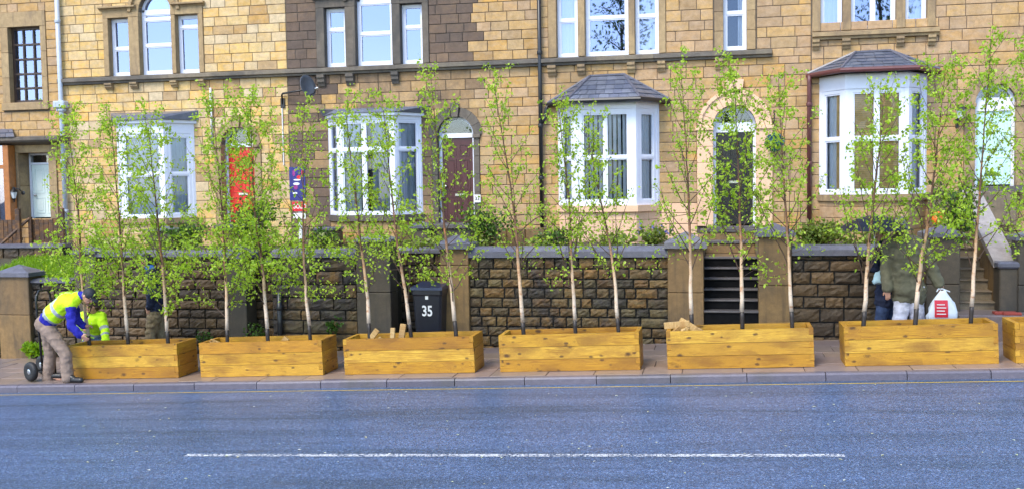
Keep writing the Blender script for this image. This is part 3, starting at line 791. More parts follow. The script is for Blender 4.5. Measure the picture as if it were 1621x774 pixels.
# ---- house far left: leaded window, pale door under a stone canopy, orange timber bay
H = house('stone house at the left edge with small-paned window and stone door canopy', XSTART, XAB)
wy = YF
x0, x1 = WX(15, wy, 100), WX(66, wy, 100); z1_, z0_ = WZ(40, 43, wy), WZ(40, 163, wy)
so = .16; sx0, sx1, sz0, sz1 = x0-.20, x1+.15, WZ(40, 175, wy), WZ(40, 19, wy)
block(H, 'lintel', sx0, sx1, YF-.03, YF+.25, z1_, sz1, 'dressing_tan'); block(H, 'sill', sx0-.02, sx1+.02, YF-.07, YF+.25, sz0, z0_, 'dressing_tan')
jambs(H, sx0, x0, z0_, z1_, YF-.03, 'dressing_tan', .28, 3); jambs(H, x1, sx1, z0_, z1_, YF-.03, 'dressing_tan', .28, 3)
wz = z1_-z0_
window(H, x0, x1, z0_, z1_, YF+.12, [x0+(x1-x0)*v for v in (.345, .665)], [z0_+wz*v for v in (.195, .385, .58, .775)], 'brown_frame', 'glass_sky', .05, .028, .012)
dx0, dx1 = WX(32, YF, 300), WX(80, YF, 300); dz1, dz0 = WZ(60, 242, YF), WZ(60, 347, YF)
jambs(H, WX(17, YF, 300), dx0, dz0, dz1, YF-.04, 'dressing_tan', .5, 2); jambs(H, dx1, WX(92, YF, 300), dz0, dz1, YF-.04, 'dressing_tan', .5, 2)
block(H, 'lintel', WX(17, YF, 235), WX(92, YF, 235), YF-.04, YF+.5, dz1, WZ(60, 230, YF), 'dressing_tan')
xc1 = WX(99, YF-.3, 220); zc_ = WZ(60, 229, YF-.3)
b = MB().prism([(0, 0), (-.36, .06), (-.40, .10), (-.40, .17), (0, .22)], XSTART, xc1-.04, Matrix(((0,1,0,0),(1,0,0,YF),(0,0,1,zc_),(0,0,0,1)))); ob('door_canopy', b, 'dressing_soot', H)
Yd = YF+.36; dt = WZ(60, 258, Yd)
b = MB().box(dx0, dx0+.05, Yd, Yd+.09, dz0, dz1).box(dx1-.05, dx1, Yd, Yd+.09, dz0, dz1).box(dx0+.05, dx1-.05, Yd, Yd+.09, dz1-.05, dz1).box(dx0+.05, dx1-.05, Yd-.005, Yd+.09, dt-.05, dt+.0)
ob('door_frame', b, 'white_paint', H)
ob('fanlight', MB().box(dx0+.05, dx1-.05, Yd+.04, Yd+.05, dt, dz1-.05), 'glass_dark', H)
door(H, dx0+.055, dx1-.055, dz0+.03, dt-.055, Yd+.03, 'pale_door', FOUR, None, (.12, .42))
tx = WX(17, YF-.25, 290)
for a, b_ in ((tx-.16, tx), (tx-.62, tx-.5)): ob('timber_post', MB().cbox(a, b_, YF-.30, YF-.05, 1.9, zc_, .01), 'orange_timber', H)
ob('timber_rail', MB().box(tx-.5, tx-.16, YF-.26, YF-.08, WZ(5, 268, YF), WZ(5, 262, YF)), 'orange_timber', H)
ob('pane', MB().box(tx-.5, tx-.16, YF-.16, YF-.15, 1.9, zc_), 'glass_sky', H)
ex = [(sx0, sx1, sz0, sz1), (WX(17, YF, 300), WX(92, YF, 300), dz0, WZ(60, 230, YF)), (XSTART, xc1-.03, zc_, zc_+.19), (tx-2.4, tx, 1.9, zc_)]
ho = [(x0, x1, z0_, z1_), (dx0, dx1, dz0, dz1), (tx-.6, tx-.02, 1.9, zc_)]
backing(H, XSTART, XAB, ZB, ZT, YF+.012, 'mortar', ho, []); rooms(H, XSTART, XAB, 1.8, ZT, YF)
stones(H, WX(-40, YF, 100), XAB-.004, ZB, ZT-.26, YF, lambda x, z, r: 'stone_gold' if r.random() < .7 else 'stone_tan', ex, [], seed=11, ztop=7.6)
slates(H, (tx-1.2, YF-.42, zc_+.17), (WX(24, YF-.4, 210), YF-.42, zc_+.17), (WX(20, YF, 198), YF-.01, zc_+.40), (tx-1.2, YF-.01, zc_+.40), 2, .25)
house_top(H, XSTART, XAB)
lt = thing('wall_lantern', 'small black carriage lantern beside the pale door at the left edge', 'lantern', (WX(27, YF, 305), YF-.04, WZ(27, 305, YF)))
lx, lz = WX(22, YF-.2, 308), WZ(22, 308, YF-.2)
ob('bracket', MB().tube([(lx+.14, YF-.04, lz+.03), (lx+.12, YF-.16, lz+.12), (lx, YF-.2, lz+.16)], .012), 'black_metal', lt)
ob('back_plate', MB().lathe([(.05, 0), (.05, .02), (.02, .03)], Matrix.Translation((lx+.14, YF-.04, lz+.03)) @ Matrix.Rotation(R(90), 4, 'X')), 'black_metal', lt)
ob('lamp_glass', MB().lathe([(.045, -.10), (.085, .05)], Matrix.Translation((lx, YF-.2, lz)), 6), 'lantern_glass', lt)
ob('lamp_cap', MB().lathe([(.10, .05), (.09, .07), (.03, .14), (.012, .18)], Matrix.Translation((lx, YF-.2, lz)), 6), 'black_metal', lt)
ob('lamp_base', MB().lathe([(.012, -.2), (.02, -.14), (.05, -.10)], Matrix.Translation((lx, YF-.2, lz)), 6), 'black_metal', lt)

# ---- pale stone house with red door
H = house('pale cleaned stone house with flat-roofed white bay and red arched door', XAB, XBC)
def xm(a, y, Y=YF): return WX(a, Y, y)
ex, ho, ar, ha = tri(H, (xm(173, 80), xm(205, 80)), (xm(221, 70), xm(272, 70)), (xm(279, 75), xm(315, 75)), (xm(165, 80), xm(323, 80)), ZC1, 'dressing_tan', (.48,), (.47, .88), (.80,), hs_side=WZ(190, 29, YF)-ZC1)
q = bay(H, 190, 260, 320, WZ(225, 346, YF-.58), WZ(225, 212, YF-.58), WZ(225, 196, YF-.58), 1.4,
        dict(hs=(.52,), curtain='net', fr=.05), dict(hs=(.52,), curtain='net', fr=.08), 'stone_light', 'dressing_tan', post=.07)
b = MB(); q['band'](b, .10, q['zt'], q['zt']+.07); ob('bay_cornice', b, 'upvc', H)
P = q['pts'](.17); zz = q['zt']+.075
b = MB().add([(x, y, zz) for x, y in P]+[(P[0][0]+.02, YF, zz+.23), (P[1][0]+.03, P[1][1]+.12, zz+.12), (P[2][0]-.03, P[2][1]+.12, zz+.12), (P[3][0]-.02, YF, zz+.23)]+[(x, y, zz+.03) for x, y in P],
     [(3,2,1,0), (0,1,9,8), (1,2,10,9), (2,3,11,10), (8,9,5,4), (9,10,6,5), (10,11,7,6), (4,5,6,7)])
ob('bay_roof', b, 'slate', H)
e2, h2, a2, g2 = arch_door(H, xm(352, 290), xm(404, 290), WZ(383, 355, YF), WZ(380, 229, YF), 'dressing_tan', 'red_door', SIX, rw=.17, jw=.17, n=7, recess=.20, letter=(.5, .38), knob=(.9, .47))
zb0, zb1 = WZ(225, 346, YF-.58), WZ(225, 196, YF-.58)
exb = [(q['A'][0]+.03, q['D'][0]-.03, 1.3, zb1)]
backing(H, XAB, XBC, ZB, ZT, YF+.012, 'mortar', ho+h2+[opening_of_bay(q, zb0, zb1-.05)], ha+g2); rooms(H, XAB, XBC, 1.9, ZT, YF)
stones(H, XAB+.004, XBC-.004, ZB, ZC0, YF, lambda x, z, r: 'stone_light' if r.random() < .9 else 'stone_gold', ex+e2+exb, ar+a2, seed=21)
stones(H, XAB+.004, XBC-.004, ZC1, ZT-.26, YF, lambda x, z, r: 'stone_light' if r.random() < .92 else 'stone_gold', ex+e2, ar+a2, seed=22, ztop=7.45)
course(H, XAB, XBC, ZC0, ZC1, 'course_mat'); corbels(H, ((167, 178), (207, 218), (271, 281), (314, 324)), 138, ZC0, .15, 'dressing_tan')
house_top(H, XAB, XBC)
# ---- soot-dark house
H = house('soot-blackened stone house with white bay and dark maroon arched door', XBC, XCD)
xsd = WX(752, YF, 60)
ex, ho, ar, ha = tri(H, (xm(514, 60), xm(547, 60)), (xm(563, 60), xm(621, 60)), (xm(634, 60), xm(669, 60)), (xm(501, 60), xm(679, 60)), ZC1, 'dressing_soot', (.64,), (.50,), (.62,))
zs_, zh_, zt_ = WZ(580, 341, YF-.58), WZ(580, 190, YF-.58), WZ(580, 184, YF-.58)
q = bay(H, 535, 625, 670, zs_, zh_, zt_, 1.4, dict(hs=(.69,), vs=(.46,), curtain='drapes', fr=.05, bar=.055), dict(hs=(.69,), curtain='drapes', fr=.05), 'stone_gold', 'dressing_soot', post=.055)
b = MB(); q['band'](b, .10, q['zt'], q['zt']+.06); ob('bay_cornice', b, 'upvc', H)
P = q['pts'](.15); zz = q['zt']+.065
slates_base = MB().add([(x, y, zz) for x, y in P]+[(P[0][0]-.10, YF, zz+.16), (P[1][0]+.02, P[1][1]+.12, zz+.09), (P[2][0]-.02, P[2][1]+.12, zz+.09), (P[3][0]+.10, YF, zz+.16)],
     [(3,2,1,0), (0,1,5,4), (1,2,6,5), (2,3,7,6), (4,5,6,7)])
ob('bay_roof', slates_base, 'slate', H)
e2, h2, a2, g2 = arch_door(H, xm(694, 290), xm(751, 290), WZ(722, 362, YF), WZ(722, 214, YF), 'dressing_soot', 'maroon_door', SIX, rw=.20, jw=.13, n=7, recess=.14, letter=(.56, .36), knob=(.1, .46), double=False)
exb = [(q['A'][0]+.03, q['D'][0]-.03, 1.3, zt_)]
backing(H, XBC, XCD, ZB, ZT, YF+.012, 'mortar_soot', ho+h2+[opening_of_bay(q, zs_, zt_-.03)], ha+g2); rooms(H, XBC, XCD, 1.9, ZT, YF)
xq = WX(522, YF, 260)
def cm(x, z, r):
    if x > xsd: return 'stone_gold' if r.random() < .75 else 'stone_tan'
    if z > ZC1: return 'stone_soot'
    if x < xq: return 'stone_soot' if r.random() < .8 else 'stone_mixed'
    return 'stone_mixed' if r.random() < .8 else 'stone_gold'
stones(H, XBC+.004, XCD-.004, ZB, ZC0, YF, cm, ex+e2+exb, ar+a2, seed=31)
stones(H, XBC+.004, XCD-.004, ZC1, ZT-.26, YF, cm, ex+e2, ar+a2, seed=32, ztop=7.1)
course(H, XBC, XCD, ZC0, ZC1, 'course_mat'); corbels(H, ((503, 514), (548, 560), (620, 631)), 130, ZC0, .26, 'dressing_soot')
house_top(H, XBC, XCD)
pq = (xm(756.5, 315), WZ(756, 315, YF))
o = ob('number_plaque', MB().cbox(pq[0]-.075, pq[0]+.075, YF-.062, YF-.032, pq[1]-.085, pq[1]+.085, .006), 'white_print', H)
# ---- golden house with hipped bay and cream arched doorway
H = house('golden stone house with slate-roofed bay and black door in cream arch', XCD, XDE)
ex, ho, ar, ha = tri(H, (xm(881, 60), xm(915, 60)), (xm(926, 60), xm(995, 60)), (xm(1005, 60), xm(1043, 60)), (xm(868, 60), xm(1054, 60)), ZC1, 'dressing_tan', (.56,), (.53,), (.57,), hs_side=1.42,
                     curtains=[(xm(881, 60), xm(915, 60)), (xm(1005, 60), xm(1043, 60))])
n0, n1 = xm(1145, 40), xm(1182, 40); zn1 = ZC1+1.5
jambs(H, xm(1131, 40), n0, ZC1, zn1-.3, YF-.03, 'dressing_tan', .28, 3); jambs(H, n1, xm(1196, 40), ZC1, zn1-.3, YF-.03, 'dressing_tan', .28, 3)
for a, b_ in ((xm(1129, 40), n0+.01), (n1-.01, xm(1198, 40))): block(H, 'capital', a, b_, YF-.06, YF+.25, zn1-.3, zn1-.18, 'dressing_tan', .012)
block(H, 'lintel', xm(1129, 40), xm(1198, 40), YF-.03, YF+.25, zn1-.18, zn1+.1, 'dressing_tan')
window(H, n0+.002, n1-.002, ZC1+.01, zn1-.19, YF+.13, (), [ZC1+.78], 'upvc', 'glass_bay', .055, .05, .028)
curtain(H, n0+.3, n1-.04, ZC1+.03, zn1-.2, YF+.3, 'curtain_white', .02, 20)
ex.append((xm(1129, 40), xm(1198, 40), ZC1, zn1+.1)); ho.append((n0, n1, ZC1, zn1-.18))
Yb = YF-.58
zs_, zh_, zt_ = WZ(955, 326, Yb), WZ(955, 173, Yb), WZ(955, 164, Yb)
q = bay(H, 910, 1007, 1040, zs_, zh_, zt_, 1.4, dict(hs=(.50,), vs=(.5,), curtain='vertical', fr=.09, bar=.04, gl='glass_clear'), dict(hs=(.50,), curtain='net', fr=.09, gl='glass_clear'), 'cream_paint', 'cream_paint', post=.075)
b = MB(); q['band'](b, .08, q['zt'], q['zt']+.06); ob('bay_cornice', b, 'upvc', H)
def hip_roof(H, q, over, zrise, inset, gut):
    P = q['pts'](over); z = q['zt']+.065; zr = z+zrise
    T = [(P[0][0]+inset*1.0, YF-.01), (P[1][0]+inset*.62, YF-.03), (P[2][0]-inset*.62, YF-.03), (P[3][0]-inset*1.0, YF-.01)]
    P0 = [(P[0][0], YF-.01)]+list(P[1:3])+[(P[3][0], YF-.01)]
    b = MB().add([(x, y, z) for x, y in P0]+[(T[1][0], T[1][1], zr), (T[2][0], T[2][1], zr)], [(3,2,1,0), (1,2,5,4), (0,1,4), (2,3,5), (0,4,5,3)])
    o = ob('bay_roof', b, 'slate', H)
    t1, t2 = Vector((T[1][0], T[1][1], zr)), Vector((T[2][0], T[2][1], zr))
    V = [Vector((x, y, z)) for x, y in P0]
    slates(o, V[1], V[2], t2, t1, 5, .20)
    slates(o, V[0], V[1], t1+Vector((.0, .0, 0)), t1-Vector((.03, 0, 0)), 5, .20); slates(o, V[2], V[3], t2+Vector((.03, 0, 0)), t2, 5, .20)
    for a, c in ((V[1], t1), (V[2], t2), (t1, t2)): ob('ridge_roll', MB().tube([a+Vector((0, 0, .02)), c+Vector((0, 0, .03))], .028, 7), 'coping_mat', o)
    for a, c in ((V[0], t1), (V[3], t2)): ob('flashing', MB().tube([a+Vector((0, -.01, .02)), c+Vector((0, .0, .02))], .035, 6), 'coping_mat', o)
    gp = [(P0[0][0], P0[0][1], z-.02), (P0[1][0], P0[1][1]-.03, z-.02), (P0[2][0], P0[2][1]-.03, z-.02), (P0[3][0], P0[3][1], z-.02)]
    ob('gutter', MB().tube(gp, .05, 8), gut, o)
    return gp
gp = hip_roof(H, q, .24, WZ(955, 122, YF)-q['zt']-.065, .62, 'pipe_black')
e2, h2, a2, g2 = arch_door(H, xm(1129, 280), xm(1197, 280), WZ(1163, 358, YF), WZ(1163, 200, YF), 'cream_paint', 'black_door', FOUR, rw=.24, jw=.33, n=9, jn=6, recess=.16, head=.20, letter=(.5, .46), knob=(.1, .5), pj=.05, double=True,
                           key=(WZ(1163, 166, YF)-.02, WZ(1163, 127, YF), .13, .19))
exb = [(q['A'][0]+.03, q['D'][0]-.03, 1.3, zt_)]
backing(H, XCD, XDE, ZB, ZT, YF+.012, 'mortar', ho+h2+[opening_of_bay(q, zs_, zt_-.03)], ha+g2); rooms(H, XCD, XDE, 1.9, ZT, YF)
xcr0, xcr1, zcr = WX(880, YF, 350), WX(1104, YF, 350), WZ(960, 328, YF)
def dm(x, z, r):
    if z < zcr and xcr0 < x < xcr1: return 'cream_paint'
    return 'stone_tan' if r.random() < .6 else 'stone_gold'
XCE = WX(1222, YF, 92)
ezr = [(XCE, XDE, ZC0, ZC1)]
stones(H, XCD+.004, XDE-.004, ZB, ZC0, YF, dm, ex+e2+exb, ar+a2, seed=41)
stones(H, XCE, XDE-.004, ZC0, ZC1, YF, dm, [], [], ch=(.17,), seed=44)
stones(H, XCD+.004, XDE-.004, ZC1, ZT-.26, YF, dm, ex+e2, ar+a2, seed=42, ztop=6.75)
course(H, XCD, XCE, ZC0, ZC1, 'course_mat'); corbels(H, ((867, 880), (914, 926), (993, 1005), (1041, 1053), (1132, 1144)), 112, ZC0, .22, 'dressing_tan')
house_top(H, XCD, XDE)
blackpipe_gp = gp
# ---- house at the right: bay with maroon gutter, mint door
H = house('tan stone house at the right with tall white bay and mint green door', XDE, XEND)
ZS = WZ(1385, 47, YF)
ex, ho, ar, ha = tri(H, (xm(1299, 30), xm(1334, 30)), (xm(1347, 30), xm(1419, 30)), (xm(1433, 30), xm(1468, 30)), (xm(1286, 30), xm(1481, 30)), ZS, 'dressing_tan', (.62,), (.60,), (.62,), vC=(.5,),
                     curtains=[(xm(1299, 30), xm(1334, 30)), (xm(1433, 30), xm(1468, 30))])
zs_, zh_, zt_ = WZ(1387, 308, Yb), WZ(1387, 140, Yb), WZ(1387, 116, Yb)
q = bay(H, 1338, 1438, 1466, zs_, zh_, zt_, 1.4, dict(hs=(.53,), vs=(.5,), curtain='tan', fr=.07, bar=.05, gl='glass_clear'), dict(hs=(.53,), curtain='tan', fr=.07, gl='glass_clear'), 'stone_tan', 'dressing_tan', post=.075)
gp2 = hip_roof(H, q, .26, WZ(1387, 84, YF)-q['zt']-.065, .60, 'pipe_maroon')
e2, h2, a2, g2 = arch_door(H, xm(1543, 230), xm(1608, 230), WZ(1575, 295, YF), WZ(1575, 163, YF), 'dressing_tan', 'mint_door', FOUR, rw=.22, jw=.20, n=8, recess=.10, head=.26, letter=(.45, .14), knob=(.1, .5), plate='strap_green', frame='white_paint')
exb = [(q['A'][0]+.03, q['D'][0]-.03, 1.3, zt_)]
xs0, xs1 = xm(1283.5, 50)+.02, xm(1486, 50)
ex.append((xs0, xs1, ZS-.17, ZS))
backing(H, XDE, XEND, ZB, ZT, YF+.012, 'mortar', ho+h2+[opening_of_bay(q, zs_, zt_-.03)], ha+g2); rooms(H, XDE, XEND, 1.9, ZT, YF)
stones(H, XDE+.004, WX(1680, YF, 100), ZB, ZT-.26, YF, lambda x, z, r: 'stone_tan' if r.random() < .75 else 'stone_gold', ex+e2+exb, ar+a2, seed=51, ztop=6.5, ch=(.21, .23, .25), wr=(.3, .62))
course(H, xs0, xs1, ZS-.17, ZS, 'dressing_tan', 'window_sill', 3); corbels(H, ((1286, 1297), (1333, 1346), (1419, 1431), (1469, 1481)), 68, ZS-.17, .20, 'dressing_tan')
house_top(H, XDE, XEND)

# ------------------------------------------------------------------ drainpipes, dish, lantern, hanging ball
def pipe(name, label, pts, r, mat, collars, hopper=None):
    t = thing(name, label, 'drainpipe', (pts[-1][0], pts[-1][1], pts[-1][2]))
    ob('pipe', MB().tube(pts, r, 10), mat, t, True)
    for (x, y, z) in collars: ob('pipe_collar', MB().lathe([(r+.012, -.04), (r+.016, -.03), (r+.016, .03), (r+.012, .04)], Matrix.Translation((x, y, z)), 10), mat, t, True)
    if hopper:
        x, y, z = hopper
        ob('hopper', MB().cbox(x-.15, x+.15, y-.12, y+.08, z, z+.17, .02).cbox(x-.10, x+.10, y-.08, y+.06, z-.08, z-.001, .02), mat, t)
    return t
px_, py_ = WX(97, YF-.1, 170), YF-.1
pipe('drainpipe', 'pale grey drainpipe with hopper head at the left end of the pale house', [(px_, py_, ZT), (px_, py_, 1.4)], .055, 'pipe_grey', [(px_, py_, z) for z in (6.9, 3.6, 2.4)], (px_, py_, WZ(97, 172, YF-.1)))
px_ = WX(856, YF-.09, 200)
z0 = WZ(862, 196, YF-.1)
t = pipe('drainpipe', 'black drainpipe running down between maroon door house and golden house', [(px_, py_, ZT), (px_, py_, WZ(857, 362, YF))], .045, 'pipe_black', [(px_, py_, z) for z in (WZ(856, 85, YF), WZ(856, 200, YF), 3.0, 2.2)])
a = Vector(blackpipe_gp[0])
ob('swan_neck', MB().tube([a+Vector((.02, -.05, 0)), a+Vector((-.03, -.05, -.08)), (a.x-.04, YF-.1, z0+.12), (px_+.02, YF-.1, z0)], .035, 8), 'pipe_black', t, True)
px_ = WX(1281, YF-.1, 250); a = Vector(gp2[0])
pipe('drainpipe', 'maroon drainpipe beside the bay with the maroon gutter', [(a.x+.02, a.y-.1, a.z), (px_, py_, a.z-.14), (px_, py_, WZ(1281, 372, YF))], .045, 'pipe_maroon', [(px_, py_, z) for z in (4.4, 3.2)])
px_ = WX(334, YF-.06, 180)
pipe('waste_pipe', 'short white waste pipe on the wall left of the red door', [(px_, YF-.05, WZ(334, 140, YF)), (px_, YF-.05, WZ(336, 235, YF))], .025, 'pipe_white', [])
dx, dz = WX(487, YF-.45, 138), WZ(487, 138, YF-.45)
t = thing('satellite_dish', 'grey satellite dish on a black arm at the edge of the soot-dark house', 'satellite dish', (WX(446, YF, 150), YF, WZ(446, 150, YF)))
ax, az = WX(446, YF-.06, 149), WZ(446, 149, YF-.06)
ob('arm', MB().tube([(ax, YF-.02, az-.25), (ax, YF-.06, az-.03), (ax+.03, YF-.08, az), (dx-.08, YF-.36, dz-.05)], .022, 8), 'black_metal', t, True)
ob('wall_plate', MB().cbox(ax-.05, ax+.05, YF-.04, YF-.007, az-.32, az-.1, .006), 'black_metal', t)
dirv = Vector((.93, -.30, .22)).normalized(); Md = Matrix.Translation((dx-.05, YF-.45, dz)) @ dirv.to_track_quat('Z', 'Y').to_matrix().to_4x4() @ Matrix.Diagonal((1, 1.0, 1, 1))
b = MB(); b.lathe([(.01, 0), (.10, .012), (.18, .035), (.25, .07), (.255, .075), (.25, .082), (.18, .046), (.10, .024), (.01, .012)], Md, 24); ob('dish', b, 'dish_grey', t, True)
e = Md @ Vector((0, -.12, .32))
ob('feed_arm', MB().tube([Md @ Vector((0, -.22, .05)), Md @ Vector((0, -.2, .2)), e], .010), 'black_metal', t)
ob('receiver', MB().capsule(e, .03, e+dirv*-.06, .035), 'steel', t, True)
ob('cable', MB().tube([(ax-.02, YF-.02, az-.1), (ax-.02, YF-.02, WZ(446, 262, YF))], .014), 'pipe_white', t)
# carriage lantern by the mint door
lx, lz = WX(1521, YF-.2, 178), WZ(1521, 178, YF-.2)
t = thing('wall_lantern', 'dark green wall lantern left of the mint door', 'lantern', (lx, YF, lz))
ob('bracket', MB().tube([(lx-.03, YF-.01, lz-.18), (lx-.03, YF-.12, lz-.24), (lx, YF-.2, lz-.14)], .014), 'black_metal', t)
ob('lamp_glass', MB().lathe([(.05, -.12), (.09, .04)], Matrix.Translation((lx, YF-.2, lz)), 6), 'lantern_glass', t)
ob('lamp_cap', MB().lathe([(.11, .04), (.09, .07), (.03, .14), (.01, .17)], Matrix.Translation((lx, YF-.2, lz)), 6), 'black_metal', t)
ob('back_plate', MB().cbox(lx-.06, lx, YF-.03, YF-.007, lz-.30, lz-.08, .006), 'black_metal', t)
def leaf(b, p, d, n, s):
    d = d.normalized(); u = d.cross(n)
    if u.length < 1e-4: u = d.cross(Vector((.3, .5, .8)))
    u.normalize(); nn = u.cross(d)
    h = nn*s*.09
    b.add([p, p+d*s*.22+u*s*.30+h, p+d*s*.58+u*s*.29+h, p+d*s, p+d*s*.58-u*s*.29+h, p+d*s*.22-u*s*.30+h], [(0,1,2,3), (0,3,4,5)])
rv = lambda r=random: Vector((r.gauss(0, 1), r.gauss(0, 1), r.gauss(0, 1)))
hx, hz = WX(1226, YF-.3, 226), WZ(1226, 226, YF-.3)
t = thing('hanging_ball', 'blue-green leafy ball hanging beside the cream arch', 'hanging ball', (hx, YF-.3, hz))
b = MB()
for i in range(420):
    v = rv().normalized(); leaf(b, Vector((hx, YF-.3, hz))+v*.15, (v+rv()*.5), rv(), .06)
b.ell((hx, YF-.3, hz), .125, .125, .125); ob('leaf_ball', b, 'topiary_blue', t)
ob('chain', MB().tube([(hx, YF-.3, hz+.14), (hx, YF-.3, hz+.55)], .008, 5), 'black_metal', t)
ob('bracket', MB().tube([(hx, YF-.0, hz+.62), (hx, YF-.15, hz+.66), (hx, YF-.3, hz+.55)], .012, 6).tube([(hx, YF-.0, hz+.38), (hx, YF-.22, hz+.62)], .009, 6), 'black_metal', t)

# ------------------------------------------------------------------ garden terraces, walls, piers, steps
def bed(name, px0, px1, y0, ztop, mat='earth', y1=YF+.03, zback=None):
    x0, x1 = WX(px0, y0, 390), WX(px1, y0, 390); zb = ztop if zback is None else zback; n = 14
    b = MB(); rr = random.Random(int(px0)); vs = []; fs = []
    for j in range(5):
        for i in range(n+1):
            Y = y0+(y1-y0)*j/4; vs.append((x0+(x1-x0)*i/n, Y, ztop+(zb-ztop)*j/4+rr.uniform(-.03, .03)))
    for j in range(4):
        for i in range(n): a = j*(n+1)+i; fs.append((a, a+1, a+n+2, a+n+1))
    b.add(vs, fs)
    b.add([(x0, y0, -1.5), (x1, y0, -1.5), (x1, y1, -1.5), (x0, y1, -1.5), (x0, y0, ztop-.03), (x1, y0, ztop-.03), (x1, y1, zb-.03), (x0, y1, zb-.03)], [(0,1,5,4), (1,2,6,5), (3,0,4,7)])
    o = ob(name, b, mat); o['kind'] = 'structure'; return o
bed('garden_bed', 118, 386, YW+.30, 1.56); bed('garden_bed', 386, 434, YW+.75, 1.45); bed('garden_bed', 434, 617, YW+.30, 1.60)
bed('garden_bed', 617, 699, YW+1.25, 1.58); bed('garden_bed', 699, 1112, YW+.30, 1.62); bed('garden_bed', 1203, 1519, YW+.30, 1.62); bed('garden_bed', 1600, 1760, YW+.6, 1.7)
zl, zu = WZ(80, 443, YW+.3), WZ(80, 404, 20.2)
x0, x1 = WX(-60, YW, 440), WX(120, YW+.3, 440)
sheet('grass_bank', x0-6, x1, YW+.25, 20.25, 0, 'earth', 6, 6, lambda X, Y: zl-.02+(zu-zl)*(Y-YW-.3)/1.9)
b = MB()
rr = random.Random(5)
for i in range(5200):
    X, Yv = rr.uniform(x0, x1), rr.uniform(YW+.3, 20.2); z = zl-.02+(zu-zl)*(Yv-YW-.3)/1.9; a = rr.random()*6.28; h = rr.uniform(.06, .17); w = .010
    d = Vector((rr.gauss(0, .4), rr.gauss(0, .4), 1)).normalized()*h; u = Vector((math.cos(a), math.sin(a), 0))*w; p = Vector((X, Yv, z))
    b.add([p-u, p+u, p+d*.6+u*.7, p+d+Vector((d.x, d.y, -.02))*.8, p+d*.6-u*.7], [(0,1,2,4), (4,2,3)])
tag(ob('grass', b, 'grass_leaf'), 'bright green grass on the bank behind the left pier', 'grass', kind='stuff')
sheet('terrace', XSTART, XAB, 20.3, YF+.02, 1.62, 'flag')

def garden_wall(label, px0, px1, ycb, yct, Y=YW, mat='wall_rock', seed=1, ch=(.17, .19, .21), wr=(.22, .46), cop=True, xs=None, group='garden walls along the pavement', ypx=460):
    x0, x1 = xs or (WX(px0, Y, ypx), WX(px1, Y, ypx)); pm = (px0+px1)/2
    z1 = WZ(pm, ycb, Y); zb = g(x0)-.12
    t = thing('garden_wall', label, 'wall', ((x0+x1)/2, Y, g((x0+x1)/2)), group)
    ob('wall_core', MB().box(x0, x1, Y+.032, Y+.30, zb, z1), 'mortar_dark', t)
    stones(t, x0+.003, x1-.003, zb, z1-.004, Y, lambda x, z, r: mat, [], [], ch, wr, seed, .010, 'rock', jit=.02)
    if cop:
        n = max(1, round((x1-x0)/.95)); zt = WZ(pm, yct, Y+.1); hv = (zt-z1)*.58
        for i in range(n):
            a, c = x0+(x1-x0)*i/n+.003, x0+(x1-x0)*(i+1)/n-.003
            pr = [(-.06, z1), (-.06, z1+hv), (.06, zt), (.34, zt), (.34, z1)]
            ob('coping_stone', MB().prism(pr, a, c, Matrix(((0,1,0,0),(1,0,0,Y),(0,0,1,random.uniform(-.004, .004)),(0,0,0,1)))), 'coping_mat', t)
    return t
def pier(label, px0, px1, yst, ypk, mat, Y=YW-.07, dp=.44, cap=.05, zb=None, ypx=450, band=None, capmat='coping_mat', group='gate piers along the pavement'):
    x0, x1 = WX(px0, Y, ypx), WX(px1, Y, ypx); pm = (px0+px1)/2; z1 = WZ(pm, yst, Y); zp = WZ(pm, ypk, Y+dp/2)
    zb = g(x0)-.05 if zb is None else zb
    t = thing('gate_pier', label, 'pier', ((x0+x1)/2, Y+dp/2, zb+.05), group)
    zm = zb+(z1-zb)*(.55 if band is None else band)
    ob('shaft', MB().cbox(x0, x1, Y, Y+dp, zb, zm-.003, .012), mat, t); ob('shaft', MB().cbox(x0+.001, x1-.001, Y+.001, Y+dp, zm+.003, z1, .012), mat, t)
    c = cap; hs = min(.10, (zp-z1)*.35)
    X0, X1, Y0, Y1 = x0-c, x1+c, Y-c, Y+dp+c; xm_, ym_ = (x0+x1)/2, Y+dp/2
    b = MB().add([(X0, Y0, z1+.001), (X1, Y0, z1+.001), (X1, Y1, z1+.001), (X0, Y1, z1+.001), (X0, Y0, z1+hs), (X1, Y0, z1+hs), (X1, Y1, z1+hs), (X0, Y1, z1+hs), (xm_, ym_, zp)],
                 [(3,2,1,0), (0,1,5,4), (1,2,6,5), (2,3,7,6), (3,0,4,7), (4,5,8), (5,6,8), (6,7,8), (7,4,8)])
    ob('cap', b, capmat, t); return t
garden_wall('stone wall continuing beyond the left edge of the picture', -260, -2, 447, 440, YW+.05, 'wall_rock_dark', 60, group='low garden walls', ypx=490)
pier('tan stone gate pier with pyramid cap at the left edge by the grass bank', -2, 47, 438, 418, 'pier_tan', ypx=500)
garden_wall('low dark retaining wall below the grass bank at the left', 47, 118, 447, 440, YW+.05, 'wall_rock_dark', 61, group='low garden walls', ypx=490)
pier('grey stone pier between the grass bank and the shaded wall', 117, 150, 402, 388, 'pier_dark', ypx=430)
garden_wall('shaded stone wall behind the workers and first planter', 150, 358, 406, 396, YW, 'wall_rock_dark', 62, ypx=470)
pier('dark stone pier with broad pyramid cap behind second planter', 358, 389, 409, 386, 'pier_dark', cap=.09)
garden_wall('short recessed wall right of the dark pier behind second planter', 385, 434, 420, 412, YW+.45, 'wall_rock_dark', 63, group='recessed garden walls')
garden_wall('stone wall of large blocks behind the right half of second planter', 430, 565, 407, 394, YW, 'wall_rock', 64, (.20, .24, .26), (.35, .65))
